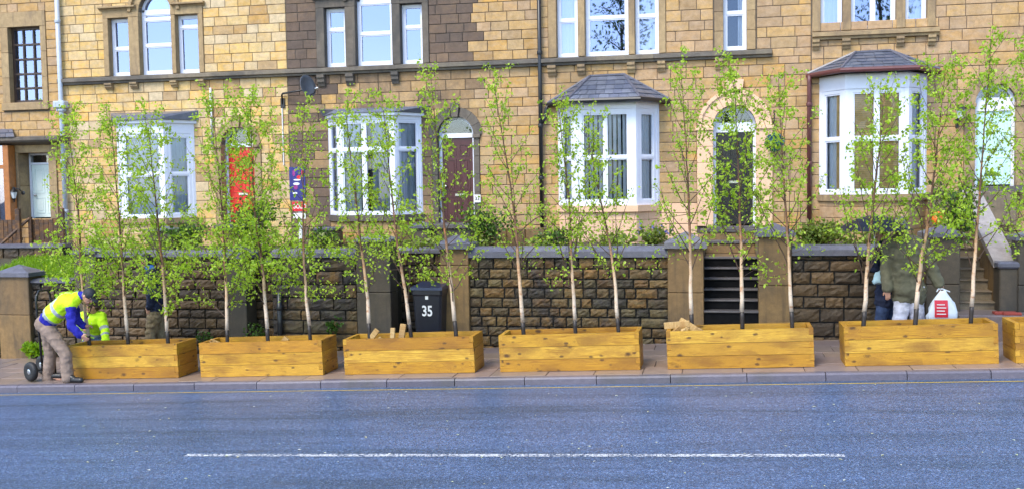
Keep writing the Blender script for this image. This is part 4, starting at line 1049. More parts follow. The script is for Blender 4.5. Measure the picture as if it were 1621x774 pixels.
pier('wide blackened stone pier behind the left end of third planter', 564, 618, 383, 370, 'pier_dark', capmat='coping_mat', cap=.04)
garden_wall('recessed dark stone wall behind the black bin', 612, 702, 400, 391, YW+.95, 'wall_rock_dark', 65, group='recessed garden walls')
pier('tan stone pier with pyramid cap right of the black bin', 697, 742, 394, 371, 'pier_tan', band=.84, cap=.075)
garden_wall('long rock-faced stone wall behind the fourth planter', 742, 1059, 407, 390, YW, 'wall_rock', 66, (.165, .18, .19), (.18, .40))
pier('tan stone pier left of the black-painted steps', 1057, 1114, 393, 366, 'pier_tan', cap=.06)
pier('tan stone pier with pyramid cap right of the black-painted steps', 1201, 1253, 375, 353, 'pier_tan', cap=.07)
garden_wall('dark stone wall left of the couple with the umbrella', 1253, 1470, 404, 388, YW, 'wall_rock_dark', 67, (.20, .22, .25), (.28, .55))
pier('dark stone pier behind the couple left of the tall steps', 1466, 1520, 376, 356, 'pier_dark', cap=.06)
pier('dark stone pier with cap at the right edge of the picture', 1612, 1665, 381, 364, 'pier_dark', Y=YW-.1, cap=.06)
# second row in the gardens
pier('grey stone pier in the garden below the bay of the pale house', 234, 268, 366, 358, 'pier_dark', Y=19.6, zb=1.4, ypx=380, group='garden piers')
pier('small capped stone pier in the garden below the maroon door', 651, 676, 362, 350, 'pier_dark', Y=19.9, zb=1.4, ypx=380, group='garden piers')
def slab(name, label, px0, px1, y0, y1, Y, dp, mat, cat='ledge'):
    xa, xb = WX(px0, Y, y0), WX(px1, Y, y0)
    return tag(ob(name, MB().cbox(xa, xb, Y, Y+dp, WZ((px0+px1)/2, y1, Y), WZ((px0+px1)/2, y0, Y), .015), mat), label, cat)
t = thing('door_steps', 'dark stone step and slab in front of the maroon door', 'steps', (WX(705, 20.4, 360), 20.4, 1.6))
xa, xb = WX(679, 20.3, 360), WX(748, 20.3, 360); z1 = WZ(715, 355, 20.3)
ob('tread', MB().cbox(xa, xb, 20.25, YF-.28, z1-.10, z1, .012), 'step_tread', t); ob('riser', MB().box(xa+.03, xb-.03, 20.3, YF-.28, 1.4, z1-.101), 'pier_dark', t)
t = thing('stone_trough', 'brown stone trough wall beside the black drainpipe', 'trough', (WX(818, 19.8, 370), 19.9, 1.6))
xa, xb = WX(772, 19.8, 370), WX(862, 19.8, 370); z1 = WZ(818, 362, 19.8)
n = 3
for i in range(n): ob('trough_stone', MB().cbox(xa+(xb-xa)*i/n+.003, xa+(xb-xa)*(i+1)/n-.003, 19.8, 20.1, 1.45, z1, .015), 'pier_tan', t)
t = thing('low_wall', 'soot-black low garden wall below the bay of the dark house', 'wall', (WX(510, 20.2, 370), 20.2, 1.5))
xa, xb = WX(496, 20.1, 375), WX(527, 20.1, 375); ob('wall_block', MB().cbox(xa, xb, 20.1, 20.7, 1.4, WZ(510, 366, 20.1), .02), 'pier_dark', t); ob('coping_stone', MB().cbox(xa-.03, xb+.03, 20.07, 20.73, WZ(510, 366, 20.1)+.001, WZ(510, 361, 20.1), .015), 'coping_mat', t)

# black painted steps
def steps(label, px0, px1, ys, Y0, going, treadm, riserm, cheek='step_stone', nose=.03, cheeks=True):
    t = thing('stone_steps', label, 'steps', (WX((px0+px1)/2, Y0, 480), Y0, g(WX((px0+px1)/2, Y0, 480))))
    pm = (px0+px1)/2; zp = g(WX(pm, Y0, 500))-.05; xa0, xb0 = WX(px0, Y0, 470), WX(px1, Y0, 470)
    for i, yy in enumerate(ys):
        Y = Y0+going*i; xa, xb = xa0, xb0; z = WZ(pm, yy, Y)
        ob('tread', MB().cbox(xa, xb, Y-nose, Y+going+.02, z-.03, z, .008), treadm, t)
        ob('riser', MB().box(xa+.002, xb-.002, Y+.004, Y+.08, zp-.03, z-.031), riserm, t)
        zp = z
    return t, zp, Y0+going*len(ys), xa0, xb0
t, zt, Ye, xa, xb = steps('flight of black-painted stone steps with worn grey nosings', 1113, 1203, (492, 474, 457, 440, 423.5, 407), YW-.02, .26, 'step_tread', 'riser_black')
ob('landing', MB().cbox(xa, xb, Ye+.02, 20.6, zt-.3, zt+.0, .01), 'pier_tan', t)
ob('riser', MB().cbox(xa, xb, 20.6, 20.75, zt, WZ(1158, 386, 20.6), .01), 'pier_tan', t)
ob('tread', MB().cbox(xa, xb, 20.57, 21.0, WZ(1158, 386, 20.6)+.001, WZ(1158, 381, 20.6), .01), 'step_tread', t)
ob('riser', MB().cbox(xa, xb, 20.9, 21.2, WZ(1158, 381, 20.6)-.1, WZ(1158, 368, 20.9), .01), 'pier_tan', t)
ob('tread', MB().cbox(xa-.1, xb+.1, 20.87, YF-.28, WZ(1158, 368, 20.9)+.001, WZ(1158, 363, 20.9), .01), 'step_tread', t)
for xx, s_ in ((xa-.001, -1), (xb+.001, 1)): ob('cheek_wall', MB().box(min(xx, xx+s_*.3), max(xx, xx+s_*.3), YW+.35, 20.9, -.3, WZ(1158, 388, YW+.3)), 'step_stone', t)
t, zt, Ye, xa, xb = steps('tall flight of weathered stone steps climbing to the mint door', 1519, 1580, (477, 459.7, 442, 424.6, 407, 391, 376, 361, 347, 334), YW+.25, .27, 'step_stone', 'step_stone')
ob('landing', MB().cbox(xa, xb+1.0, Ye+.02, YF-.28, zt-.3, WZ(1575, 299, YF)-.05, .01), 'step_stone', t)
ob('landing', MB().cbox(WX(1519, YW-.6, 500), WX(1640, YW-.6, 500), YW-.55, YW+.24, -.1, WZ(1560, 497, YW-.4), .015), 'flag', t)
ob('cheek_wall', MB().box(xa-.3, xa-.001, YW+.4, YF-.05, -.2, 1.6), 'step_stone', t)
# sloping balustrade right of the steps
pb = [(W(1596, 424, YW-.05)), ]
t = thing('balustrade', 'sloping stone balustrade with a broad coping beside the tall steps', 'balustrade', (WX(1596, YW, 490), YW, .2))
xb0, xb1 = WX(1582, YW-.05, 470), WX(1612, YW-.05, 470); zb1 = WZ(1597, 425, YW-.05)
ob('end_block', MB().cbox(xb0, xb1, YW-.06, YW+.35, -.05, zb1, .015), 'pier_dark', t)
ob('end_cap', MB().cbox(xb0-.03, xb1+.03, YW-.1, YW+.38, zb1+.001, WZ(1597, 414, YW-.08), .03), 'coping_mat', t)
Yt = YF-.5; zt0, zt1 = WZ(1597, 414, YW-.08), WZ(1572, 300, Yt)
vs = [(xb0+.02, YW+.36, zt0-.1), (xb1-.02, YW+.36, zt0-.1), (xb1-.02, Yt, zt1-.1), (xb0+.02, Yt, zt1-.1)]
b = MB().add([(x, y, -.3) for x, y, z in vs]+[(x, y, z) for x, y, z in vs], [(0,1,5,4), (1,2,6,5), (2,3,7,6), (3,0,4,7), (4,5,6,7)]); ob('wall_core', b, 'pier_tan', t)
vs = [(xb0-.04, YW+.2, zt0-.12), (xb1+.04, YW+.2, zt0-.12), (xb1+.04, Yt, zt1-.09), (xb0-.04, Yt, zt1-.09)]
b = MB().add([(x, y, z) for x, y, z in vs]+[(x, y, z+.12) for x, y, z in vs], [(3,2,1,0), (0,1,5,4), (1,2,6,5), (2,3,7,6), (3,0,4,7), (4,5,6,7)]); ob('sloping_coping', b, 'pale_stone', t)
x0 = WX(1572, YW-.35, 493); z0 = WZ(1588, 497, YW-.35)
t = tag(ob('red_board', MB().cbox(x0, x0+.36, YW-.45, YW-.28, z0+.002, z0+.045, .008), 'tile_red'), 'red-brown board lying at the foot of the tall steps', 'board')
t = tag(ob('red_board', MB().cbox(x0+.12, x0+.40, YW-.52, YW-.44, z0+.002, z0+.05, .008, Matrix.Translation((0, 0, .0))), 'tile_red'), 'smaller red-brown board in front of the other by the tall steps', 'board')

# left garden: low wall, boundary fence and handrail in front of the pale door
garden_wall('low grey garden wall at the top of the grass bank', -12, 100, 392, 386, 20.2, 'wall_rock_dark', 71, cop=True, group='low garden walls', ypx=390)
def fence(label, px0, px1, y0, y1, Y, n):
    xa, xb = WX(px0, Y, 365), WX(px1, Y, 365); za, zb = WZ((px0+px1)/2, y1, Y), WZ((px0+px1)/2, y0, Y)
    t = thing('timber_fence', label, 'fence', ((xa+xb)/2, Y, za), 'brown timber fences')
    w = (xb-xa)/n
    for i in range(n): ob('board', MB().cbox(xa+w*i+.006, xa+w*(i+1)-.006, Y, Y+.02, za, zb-random.uniform(0, .012), .004), 'fence_wood', t)
    for f in (.2, .8): ob('rail', MB().cbox(xa, xb, Y+.021, Y+.06, za+(zb-za)*f-.03, za+(zb-za)*f+.03, .004), 'fence_wood', t)
    return t
t = fence('brown board fence at the left edge below the lantern', -8, 33, 348, 386, 20.55, 6)
ob('post', MB().cbox(WX(23, 20.5, 340), WX(30, 20.5, 340), 20.5, 20.58, WZ(26, 386, 20.5), WZ(26, 331, 20.5), .006), 'fence_wood', t)
t = fence('brown board fence panel below the pale door', 48, 99, 347, 384, 20.75, 7)
ob('post', MB().cbox(WX(95, 20.7, 340), WX(101, 20.7, 340), 20.66, 20.74, WZ(98, 386, 20.7), WZ(98, 330, 20.7), .006), 'fence_wood', t)
a, c = W(47, 346, 20.7), W(2, 386, 20.3)
t = thing('handrail', 'sloping timber handrail beside the steps to the pale door', 'handrail', (c[0], 20.3, c[1]))
ob('rail', MB().tube([(a[0], 20.7, a[1]), (c[0], 20.3, c[1])], .035, 8), 'fence_wood', t); ob('post', MB().cbox(a[0]-.04, a[0]+.04, 20.68, 20.75, 1.6, a[1]+.03, .006), 'fence_wood', t)

# short pipe on the recessed wall
x_, Yp_ = WX(443, YW-.08, 500), YW-.08
pipe('wall_pipe', 'short black pipe standing against the wall behind second planter', [(x_, Yp_, WZ(443, 462, Yp_)), (x_, Yp_, g(x_)-.02)], .05, 'pipe_black', [(x_, Yp_, WZ(443, 487, Yp_))])

# ------------------------------------------------------------------ planters
PH, PD, PT = .59, .67, .065
def text(s, size, mat, parent, M, name='lettering', bold=0.0, sx=1.0):
    cu = bpy.data.curves.new(name, 'FONT'); cu.body = s; cu.size = size; cu.align_x = 'CENTER'; cu.align_y = 'CENTER'; cu.extrude = .001; cu.offset = bold
    tmp = bpy.data.objects.new('tmp_text', cu); COL.objects.link(tmp)
    dg = bpy.context.evaluated_depsgraph_get(); me = bpy.data.meshes.new_from_object(tmp.evaluated_get(dg)); bpy.data.objects.remove(tmp)
    me.transform(M @ Matrix.Diagonal((sx, 1, 1, 1))); me.materials.clear(); me.materials.append(MAT[mat])
    return link(name, me, parent)
ORD = ['first', 'second', 'third', 'fourth', 'fifth', 'sixth', 'seventh']
PLX = [(WX(283, YP, 590)-2.2, WX(283, YP, 590)), (WX(318, YP, 595), WX(512, YP, 593)), (WX(546, YP, 592), WX(752, YP, 588)), (WX(792, YP, 589), WX(1014, YP, 586)),
       (WX(1057, YP, 584), WX(1290, YP, 580)), (WX(1338, YP, 580), WX(1582, YP, 573)), (WX(1608, YP, 572), WX(1608, YP, 572)+2.2)]
extra = ['', '', ' with four offcuts standing in its left end', '', ' with a pile of offcuts at its left end', ' in front of the couple', ' cut off by the right edge']
PLAN = []
for i, (xa, xb) in enumerate(PLX):
    L = xb-xa; h = PH/3; e = .0025
    t = thing('wooden_planter', f'{ORD[i]} long pale-timber planter from the left' + extra[i], 'planter', (xa, YP, g(xa)+.003), 'timber tree planters on the pavement', (0, -SA, 0))
    PLAN.append((xa, xb))
    fr_ = [(e, e), (L-e, e), (L-e, h/2-e), (L-PT, h/2-e), (L-PT, h-e), (PT, h-e), (PT, h/2-e), (e, h/2-e)]
    en_ = [(PT+e, e), (PD-PT-e, e), (PD-PT-e, h/2+e), (PD-e, h/2+e), (PD-e, h-e), (e, h-e), (e, h/2+e), (PT+e, h/2+e)]
    fm = MB().prism(fr_, 0, PT).mesh('front_plank', 'planter_wood')
    em = MB().prism(en_, 0, PT).mesh('end_plank', 'planter_wood')
    for k in range(3):
        jx = random.uniform(-.004, .004)
        for nm, yy in (('front_plank', 0), ('back_plank', PD-PT)):
            o = link(nm, fm, t, True); o.location = (random.uniform(-.003, .003), yy+random.uniform(-.004, .004), k*h)
        for xx in (PT-.001, L):
            o = link('end_plank', em, t, True); o.location = (xx-PT*0+ (0.001 if xx < 1 else 0), random.uniform(-.003, .003), k*h); o.rotation_euler = (0, 0, R(90))
    ob('soil', MB().box(PT, L-PT, PT, PD-PT, .02, PH-.14), 'soil', t, local=True)
def inplanter(i, fx, fy, z):                                   # point inside planter i
    xa, xb = PLAN[i]; X = xa+(xb-xa)*fx; return Vector((X, YP+PD*fy, g(X)+z))
def offcut(label, p, rot, L, w, th, mat='offcut_wood'):
    o = ob('timber_offcut', MB().cbox(-w/2, w/2, -th/2, th/2, 0, L, .004), mat); o.location = p; o.rotation_euler = rot
    # grain runs along local z
    return tag(o, label, 'offcut', 'timber offcuts lying in the planters')
zz = PH-.15
offcut('slanting pale offcut at the left corner of third planter', inplanter(2, .11, .5, zz-.02), (0, R(38), 0), .36, .09, .05)
offcut('thin greenish offcut low in the left end of third planter', inplanter(2, .16, .45, zz-.02), (0, R(48), 0), .24, .04, .03)
offcut('upright pointed offcut in the middle of the third planter group', inplanter(2, .325, .5, zz-.02), (R(-4), R(2), 0), .30, .075, .05)
offcut('widest upright offcut in third planter', inplanter(2, .385, .55, zz-.02), (R(-6), R(8), 0), .36, .10, .06)
offcut('long offcut leaning down to the right over fifth planter pile', inplanter(4, .26, .35, zz+.05), (0, R(-62), R(-14)), .46, .10, .05)
offcut('offcut lying flat on top of fifth planter pile at the left', inplanter(4, -.03, .45, zz+.20), (R(8), R(84), R(6)), .40, .10, .06)
offcut('short offcut jutting from the left side of fifth planter pile', inplanter(4, .0, .30, zz+.02), (R(10), R(48), R(20)), .26, .08, .05)
offcut('stubby offcut standing in the middle of fifth planter pile', inplanter(4, .085, .35, zz-.02), (0, R(30), R(-10)), .24, .06, .05)
offcut('offcut with sawn end facing the road in fifth planter pile', inplanter(4, .15, .25, zz-.02), (R(18), R(-28), 0), .22, .07, .06)
offcut('upper offcut lying across the left corner of second planter', inplanter(1, .0, .55, zz+.14), (0, R(112), R(8)), .34, .07, .045)
offcut('lower offcut lying in the left corner of second planter', inplanter(1, .01, .38, zz+.12), (0, R(110), R(-5)), .30, .07, .045)
offcut('little triangular offcut beside the middle tree of second planter', inplanter(1, .58, .5, zz-.02), (0, R(40), 0), .24, .10, .05)

# ------------------------------------------------------------------ birch trees
def along(path, s):
    n = len(path)-1; k = min(n-1, int(s*n)); return path[k].lerp(path[k+1], s*n-k)
def spline(P, n):
    P = [P[0]*2-P[1]]+P+[P[-1]*2-P[-2]]; out = []
    m_ = len(P)-3
    for i in range(n+1):
        t = i/n*m_; k = min(m_-1, int(t)); f = t-k; a, b, c, d = P[k:k+4]
        out.append(.5*((2*b)+(c-a)*f+(2*a-5*b+4*c-d)*f*f+(3*b-a-3*c+d)*f**3))
    return out
def even(pts, n):
    d = [0]
    for a, b in zip(pts, pts[1:]): d.append(d[-1]+(b-a).length)
    out = []; k = 0
    for i in range(n+1):
        s = d[-1]*i/n
        while k < len(d)-2 and d[k+1] < s: k += 1
        out.append(pts[k].lerp(pts[k+1], (s-d[k])/max(1e-6, d[k+1]-d[k])))
    return out
def birch(pi, px, which, nb=24, dens=30, low=.16, spread=1.0, seed=0, fork=0, side=''):
    nb = int(nb*(1.1 if pi < 2 else .95)); dens *= (1.45 if pi < 2 else 1.3)
    rr = random.Random(900+seed); Y = YP+PD*.5
    P = [Vector((WX(x, Y, y), Y+rr.uniform(-.06, .06)*(k > 0), WZ(x, y, Y))) for k, (x, y) in enumerate(px)]
    P.insert(0, P[0]+(P[0]-P[1]).normalized()*.12)
    path = even(spline(P, 40), 16); Ht = (path[-1]-path[0]).length
    base = path[0]
    t = thing('birch_tree', f'{which} young birch tree in the {ORD[pi]} planter from the left' + side, 'tree', base, 'young birch trees in the planters')
    r0 = rr.uniform(.027, .032)
    rad = [r0*(1-.9*i/16)**.9+.003 for i in range(17)]
    foot = [along(path, s) for s in (0, .03, .06, .09)]
    cut = .36/Ht
    tb = MB().tube([along(path, cut*k/4) for k in range(5)], [r0+.004]*5, 9)
    ob('trunk_foot', tb, 'trunk_foot', t, True)
    tp = [along(path, cut*.97+(1-cut*.97)*k/18)+rv(rr)*.004 for k in range(19)]
    tr = MB().tube([p-base for p in tp], [r0*(1-.95*k/18)**1.5+.004 for k in range(19)], 9)
    o = ob('trunk', tr, 'birch_bark', t, True, local=True)
    bm, lm = MB(), MB()
    def leaves(pts, n, r):
        for _ in range(n):
            s = rr.random()**.8; p = along(pts, s)+rv(rr)*r
            d = Vector((rr.gauss(0, .7), rr.gauss(0, .7), rr.gauss(-.45, .6)))
            leaf(lm, p, d, rv(rr), rr.uniform(.034, .068))
    az = rr.random()*6.28
    for k in range(nb):
        f = (k+rr.random()*.7)/nb; s = low+(.97-low)*f; az += 2.4+rr.uniform(-.4, .4)
        p = along(path, s); tdir = (along(path, min(1, s+.05))-along(path, max(0, s-.05))).normalized()
        ang = R(rr.uniform(38, 62)-16*f); out = Vector((math.cos(az), math.sin(az)*.8, 0))
        L = spread*(.34+1.05*(1-f)**.8*rr.uniform(.5, 1.2)+.15*rr.random())
        if k < fork: L = rr.uniform(1.2, 1.7); ang = R(rr.uniform(16, 26))
        d = (tdir*math.cos(ang)+out*math.sin(ang)).normalized(); pts = [p]; up_ = rr.uniform(.05, .16)
        for j in range(6):
            d = (d+Vector((0, 0, up_))+rv(rr)*.09).normalized(); pts.append(pts[-1]+d*L/6)
        rb = max(.0028, (r0*(1-.92*s)+.002)*.34)
        bm.tube(pts, [rb*(1-.8*j/6)+.0012 for j in range(7)], 4)
        kd = 1 if pi > 1 else 1.0 if f < .3 else .62
        leaves(pts[1:], int(L*dens*.55*kd), .035)
        for j in range(rr.randint(3, 5)):
            s2 = rr.uniform(.18, .95); q = along(pts, s2); d2 = (d*.6+rv(rr)*.75+Vector((0, 0, rr.uniform(-.5, .35)))).normalized()
            l2 = rr.uniform(.14, .36)*spread; tw = [q]
            for _ in range(3): d2 = (d2+Vector((0, 0, -.10))+rv(rr)*.12).normalized(); tw.append(tw[-1]+d2*l2/3)
            bm.tube(tw, [.0028, .0022, .0018, .0012], 3)
            leaves(tw, int(l2*dens*1.25*kd)+1, .028)
    if True:                                                    # leafy low sprays, more of them on the denser trees
        for k in range(7 if pi < 2 else 1 if pi == 5 else 5):
            s = rr.uniform(.20, .48); p = along(path, s); az += 2.4; d = Vector((math.cos(az), math.sin(az)*.7, rr.uniform(.0, .5))).normalized(); pts = [p]
            for j in range(5): d = (d+rv(rr)*.15+Vector((0, 0, -.03))).normalized(); pts.append(pts[-1]+d*rr.uniform(.10, .19))
            bm.tube(pts, [.005, .004, .0035, .003, .002, .0015], 4); leaves(pts[1:], 44 if pi < 2 else 24, .07)
    leaves([along(path, .62+.38*k/6) for k in range(7)], int(26*dens/30), .06)
    ob('branches', bm, 'twig', t); ob('crown', lm, 'birch_leaf', t)
    return t
TW = ['left-hand', 'middle', 'right-hand']
TREES = [
 (0, [(142, 548), (131, 440), (122, 340), (104, 180)], 0, 30, 38, .12, 1.05, 0), (0, [(203, 545), (196, 440), (190, 370), (176, 185)], 1, 30, 38, .15, 1.05, 0), (0, [(266, 543), (258, 440), (250, 350), (236, 190)], 2, 32, 40, .12, 1.1, 0),
 (1, [(360, 540), (355, 420), (353, 340), (338, 160)], 0, 32, 38, .10, 1.1, 0), (1, [(424, 538), (413, 420), (405, 340), (396, 150)], 1, 36, 44, .16, 1.1, 0), (1, [(491, 534), (482, 420), (480, 350), (478, 175)], 2, 26, 30, .20, .95, 0),
 (2, [(585, 533), (577, 440), (568, 370), (548, 165)], 0, 26, 30, .16, 1.0, 2), (2, [(651, 533), (640, 440), (627, 360), (606, 160)], 1, 28, 30, .14, 1.0, 1), (2, [(722, 530), (712, 440), (705, 360), (684, 125)], 2, 26, 28, .14, .95, 0),
 (3, [(829, 530), (820, 410), (811, 320), (780, 120)], 0, 24, 25, .22, .95, 2), (3, [(911, 527), (904, 400), (901, 320), (882, 160)], 1, 24, 26, .20, .95, 3), (3, [(979, 525), (970, 420), (955, 340), (925, 190)], 2, 24, 25, .20, .95, 2),
 (4, [(1095, 518), (1092, 400), (1089, 290), (1078, 105)], 0, 24, 26, .22, .95, 1), (4, [(1175, 515), (1173, 400), (1171, 320), (1162, 110)], 1, 30, 34, .22, 1.0, 1), (4, [(1254, 515), (1248, 400), (1243, 320), (1232, 125)], 2, 24, 25, .24, .95, 3),
 (5, [(1367, 515), (1375, 400), (1382, 330), (1402, 140)], 0, 26, 28, .16, 1.0, 2), (5, [(1449, 512), (1458, 420), (1474, 330), (1498, 105)], 1, 32, 33, .12, 1.05, 2), (5, [(1537, 508), (1543, 410), (1551, 320), (1570, 70)], 2, 28, 30, .18, 1.0, 1),
 (6, [(1640, 506), (1640, 410), (1636, 320), (1625, 80)], 0, 24, 28, .20, 1.0, 0)]
for k, (pi, px, w, nb, de, lo, sp, fk) in enumerate(TREES):
    birch(pi, px, TW[w] if pi < 6 else 'only visible', nb, de, lo, sp, k, fk)

# ------------------------------------------------------------------ shrubs and garden plants
def shrub(label, px, y, Y, w, h, n, mat='shrub_leaf', name='shrub', size=(.05, .09), stems=9, z=None, cat='shrub', dp=.3, flower=None):
    rr = random.Random(int(px*7+y)); X, Z = W(px, y, Y); Z = Z if z is None else z
    t = thing(name, label, cat, (X, Y, Z), 'garden plants behind and against the walls')
    sb, lb = MB(), MB(); c = Vector((X, Y, Z)); clumps = []
    for k in range(stems):
        a = rr.random()*6.28; f = rr.random()
        d = Vector((math.cos(a)*w*.5*f, math.sin(a)*dp*f, h*rr.uniform(.45, 1)))
        pts = [c+Vector((d.x*.2, d.y*.2, 0)), c+Vector((d.x*.6, d.y*.6, d.z*.55)), c+d]; sb.tube(pts, [.008, .006, .003], 4); clumps.append(pts)
    for i in range(n):
        pts = rr.choice(clumps); s = rr.random()**.6; p = along(pts, s)+Vector((rr.gauss(0, w*.10), rr.gauss(0, dp*.25), rr.gauss(0, h*.09)))
        if p.z < Z-.02: p.z = Z+rr.random()*.1
        leaf(lb, p, rv(rr)+(p-c).normalized()*.8, rv(rr), rr.uniform(*size))
    ob('stems', sb, 'twig', t); ob('foliage', lb, mat, t)
    if flower:
        fb = MB()
        for i in range(flower[1]):
            p = along(rr.choice(clumps), rr.uniform(.8, 1.05))+rv(rr)*.04
            for _ in range(5): leaf(fb, p, rv(rr), rv(rr), .05)
        ob('blossom', fb, flower[0], t)
    return t
shrub('dark leafy bush behind the wall below the maroon door', 775, 388, 19.2, 1.1, .75, 900, stems=16)
shrub('yellow-green rough bush above the dark wall right of black steps', 1300, 388, 18.9, 1.3, .45, 900, 'shrub_yellow', stems=18)
shrub('tall dark green shrub beside the tall steps', 1515, 385, 18.8, .85, 1.15, 1100, stems=18)
shrub('pale grassy plant with violet flowers near the cream wall', 1035, 388, 19.3, .7, .42, 420, 'shrub_yellow', stems=14, flower=('bluebell', 22))
shrub('low plant behind the coping below the hipped bay', 880, 390, 19.0, .9, .32, 360, 'shrub_leaf', stems=12)
shrub('low yellow-green plant behind the coping of the rock-faced wall', 975, 390, 18.9, .8, .26, 260, 'shrub_yellow', stems=12)
shrub('bushy green plant filling the gap by the red door', 405, 392, 19.2, 1.3, .95, 1300, stems=22)
shrub('spreading plant beside the sign post', 510, 393, 18.9, .8, .40, 360, stems=12)
shrub('leafy plant in the garden above the shaded wall', 300, 392, 18.9, 1.5, .55, 800, stems=20)
shrub('small fern growing from the foot of the big-block wall', 527, 525, YW-.16, .35, .25, 120, 'shrub_leaf', 'fern', (.05, .08), 8, dp=.1, cat='fern')
shrub('weeds growing at the foot of the wall right of the dark pier', 408, 545, YW-.14, .5, .42, 200, 'shrub_leaf', 'weeds', (.04, .07), 10, dp=.1, cat='weeds')
shrub('tuft of weeds at the foot of the low left wall', 58, 562, YW-.12, .8, .22, 420, 'grass_leaf', 'weeds', (.07, .14), 12, dp=.1, cat='weeds')
shrub('scruffy weeds at the foot of the shaded wall', 322, 548, YW-.14, .4, .35, 130, 'shrub_leaf', 'weeds', (.04, .06), 8, dp=.1, cat='weeds')
shrub('leafy shrub behind the wall left of the couple', 1395, 388, 19.0, .8, .5, 420, 'shrub_yellow', stems=14)
lb = MB(); rr = random.Random(77)
for (pa, pb, n) in ((125, 350, 700), (395, 560, 500), (630, 690, 160), (745, 1055, 800), (1256, 1465, 650)):
    for _ in range(n):
        X = WX(rr.uniform(pa, pb), YW+.4, 392); Yv = YW+.32+abs(rr.gauss(0, .5)); k = mnoise.noise(Vector((X*1.4, Yv, 3)))
        if k < -.05: continue
        leaf(lb, Vector((X, Yv, 1.66+rr.random()*(.14+.40*k))), Vector((rr.gauss(0, 1), rr.gauss(-.3, 1), rr.uniform(-.2, 1.2))), rv(rr), rr.uniform(.05, .11))
tag(ob('ground_cover', lb, 'shrub_yellow'), 'low weeds and ground cover growing along the tops of the garden walls', 'ground cover', kind='stuff')
for (X, Yv, hh_, lab) in ((-5.2, -13, 14.5, 'tall tree reflected in the upper window of the golden house'), (8.4, -13, 15.5, 'tall tree reflected in the upper window of the right-hand house')):
    t = thing('street_tree', lab, 'tree', (X, Yv, -.9)); rr = random.Random(int(hh_*10)); bm_, lm_ = MB(), MB()
    ob('trunk', MB().tube([(X, Yv, -.95), (X+.1, Yv, 5), (X-.1, Yv, hh_-3)], [.28, .2, .08], 8), 'twig', t, True)
    for k in range(22):
        z = 6+(hh_-7)*k/22; a = k*2.4; L = 2.2*(1-.5*k/22); p0 = Vector((X, Yv, z)); p1 = p0+Vector((math.cos(a)*L, math.sin(a)*L, 1.1)); bm_.tube([p0, p0.lerp(p1, .5)+Vector((0, 0, .1)), p1], [.06, .04, .015], 5)
        for _ in range(90): leaf(lm_, along([p0, p1], rr.uniform(.3, 1.1))+rv(rr)*.32, rv(rr), rv(rr), rr.uniform(.12, .22))
    ob('branches', bm_, 'twig', t); ob('crown', lm_, 'shrub_leaf', t)
x_, z_ = W(1484, 356, 18.6)
t = thing('flower_pot', 'orange pot among the leaves above the dark pier by the tall steps', 'pot', (x_, 18.6, z_))
T_ = Matrix.Translation((x_, 18.6, z_))
ob('pot_body', MB().lathe([(.07, 0), (.085, .02), (.11, .18)], T_, 14), 'pot_orange', t, True); ob('pot_rim', MB().lathe([(.11, .18), (.125, .185), (.125, .225), (.10, .225), (.10, .20)], T_, 14), 'pot_orange', t, True)
ob('stand', MB().lathe([(.05, -.45), (.05, 0)], T_, 10), 'pier_dark', t)

# ------------------------------------------------------------------ bin and sign
bx0, bx1 = WX(653, 17.75, 490), WX(700, 17.75, 490); xc = (bx0+bx1)/2; zb = g(xc); zt = WZ(676, 459, 17.72)
t = thing('wheelie_bin', 'black wheelie bin numbered 35 beside the tan pier', 'wheelie bin', (xc, 18.0, zb))
hw = (bx1-bx0)/2
rings = []
for f, s_ in ((0, .80), (.05, .82), (.9, .97), (.93, 1.03), (1, 1.03)):
    z = zb+.06+(zt-zb-.06)*f; w, d = hw*s_, .33*s_; c_ = .04
    rings.append([Vector((xc+x, 18.05+y, z)) for x, y in ((-w+c_, -d), (w-c_, -d), (w, -d+c_), (w, d-c_), (w-c_, d), (-w+c_, d), (-w, d-c_), (-w, -d+c_))])
ob('bin_body', MB().loft(rings), 'bin_black', t)
lz_ = zt+.003
lid = ob('bin_lid', MB().add([(xc-hw*1.08, 17.68, lz_), (xc+hw*1.08, 17.68, lz_), (xc+hw*1.08, 18.42, lz_), (xc-hw*1.08, 18.42, lz_), (xc-hw*1.06, 17.69, lz_+.05), (xc+hw*1.06, 17.69, lz_+.05), (xc+hw*1.0, 18.40, lz_+.10), (xc-hw*1.0, 18.40, lz_+.10)], [(3,2,1,0), (0,1,5,4), (1,2,6,5), (2,3,7,6), (3,0,4,7), (4,5,6,7)]), 'bin_lid', t)
for s_ in (-1, 1): ob('bin_wheel', MB().lathe([(.03, -.025), (.10, -.025), (.10, .025), (.03, .025)], Matrix.Translation((xc+s_*(hw-.03), 18.33, zb+.10)) @ Matrix.Rotation(R(90), 4, 'Y'), 14), 'rubber', t)
ob('bin_handle', MB().tube([(xc-hw*.8, 18.44, zt-.03), (xc-hw*.8, 18.50, zt-.01), (xc+hw*.8, 18.50, zt-.01), (xc+hw*.8, 18.44, zt-.03)], .015), 'bin_black', t)
dyf = .33*.93; ang = math.atan2(.33*.15, (zt-zb)*.85)
Mt = Matrix.Translation((xc+.0, 18.05-.33*.925-.006, zb+(zt-zb)*.66)) @ Matrix.Rotation(R(90)+ang*.9, 4, 'X')
text('35', .27, 'white_print', t, Mt, 'bin_number', .006, .78)
Mt = Matrix.Translation((xc, 18.05-.33*.96-.008, zb+(zt-zb)*.88)) @ Matrix.Rotation(R(90)+ang, 4, 'X')
ob('bin_badge', MB().cbox(-.028, .028, -.032, .032, -.002, .002, .001, Mt), 'white_print', t)
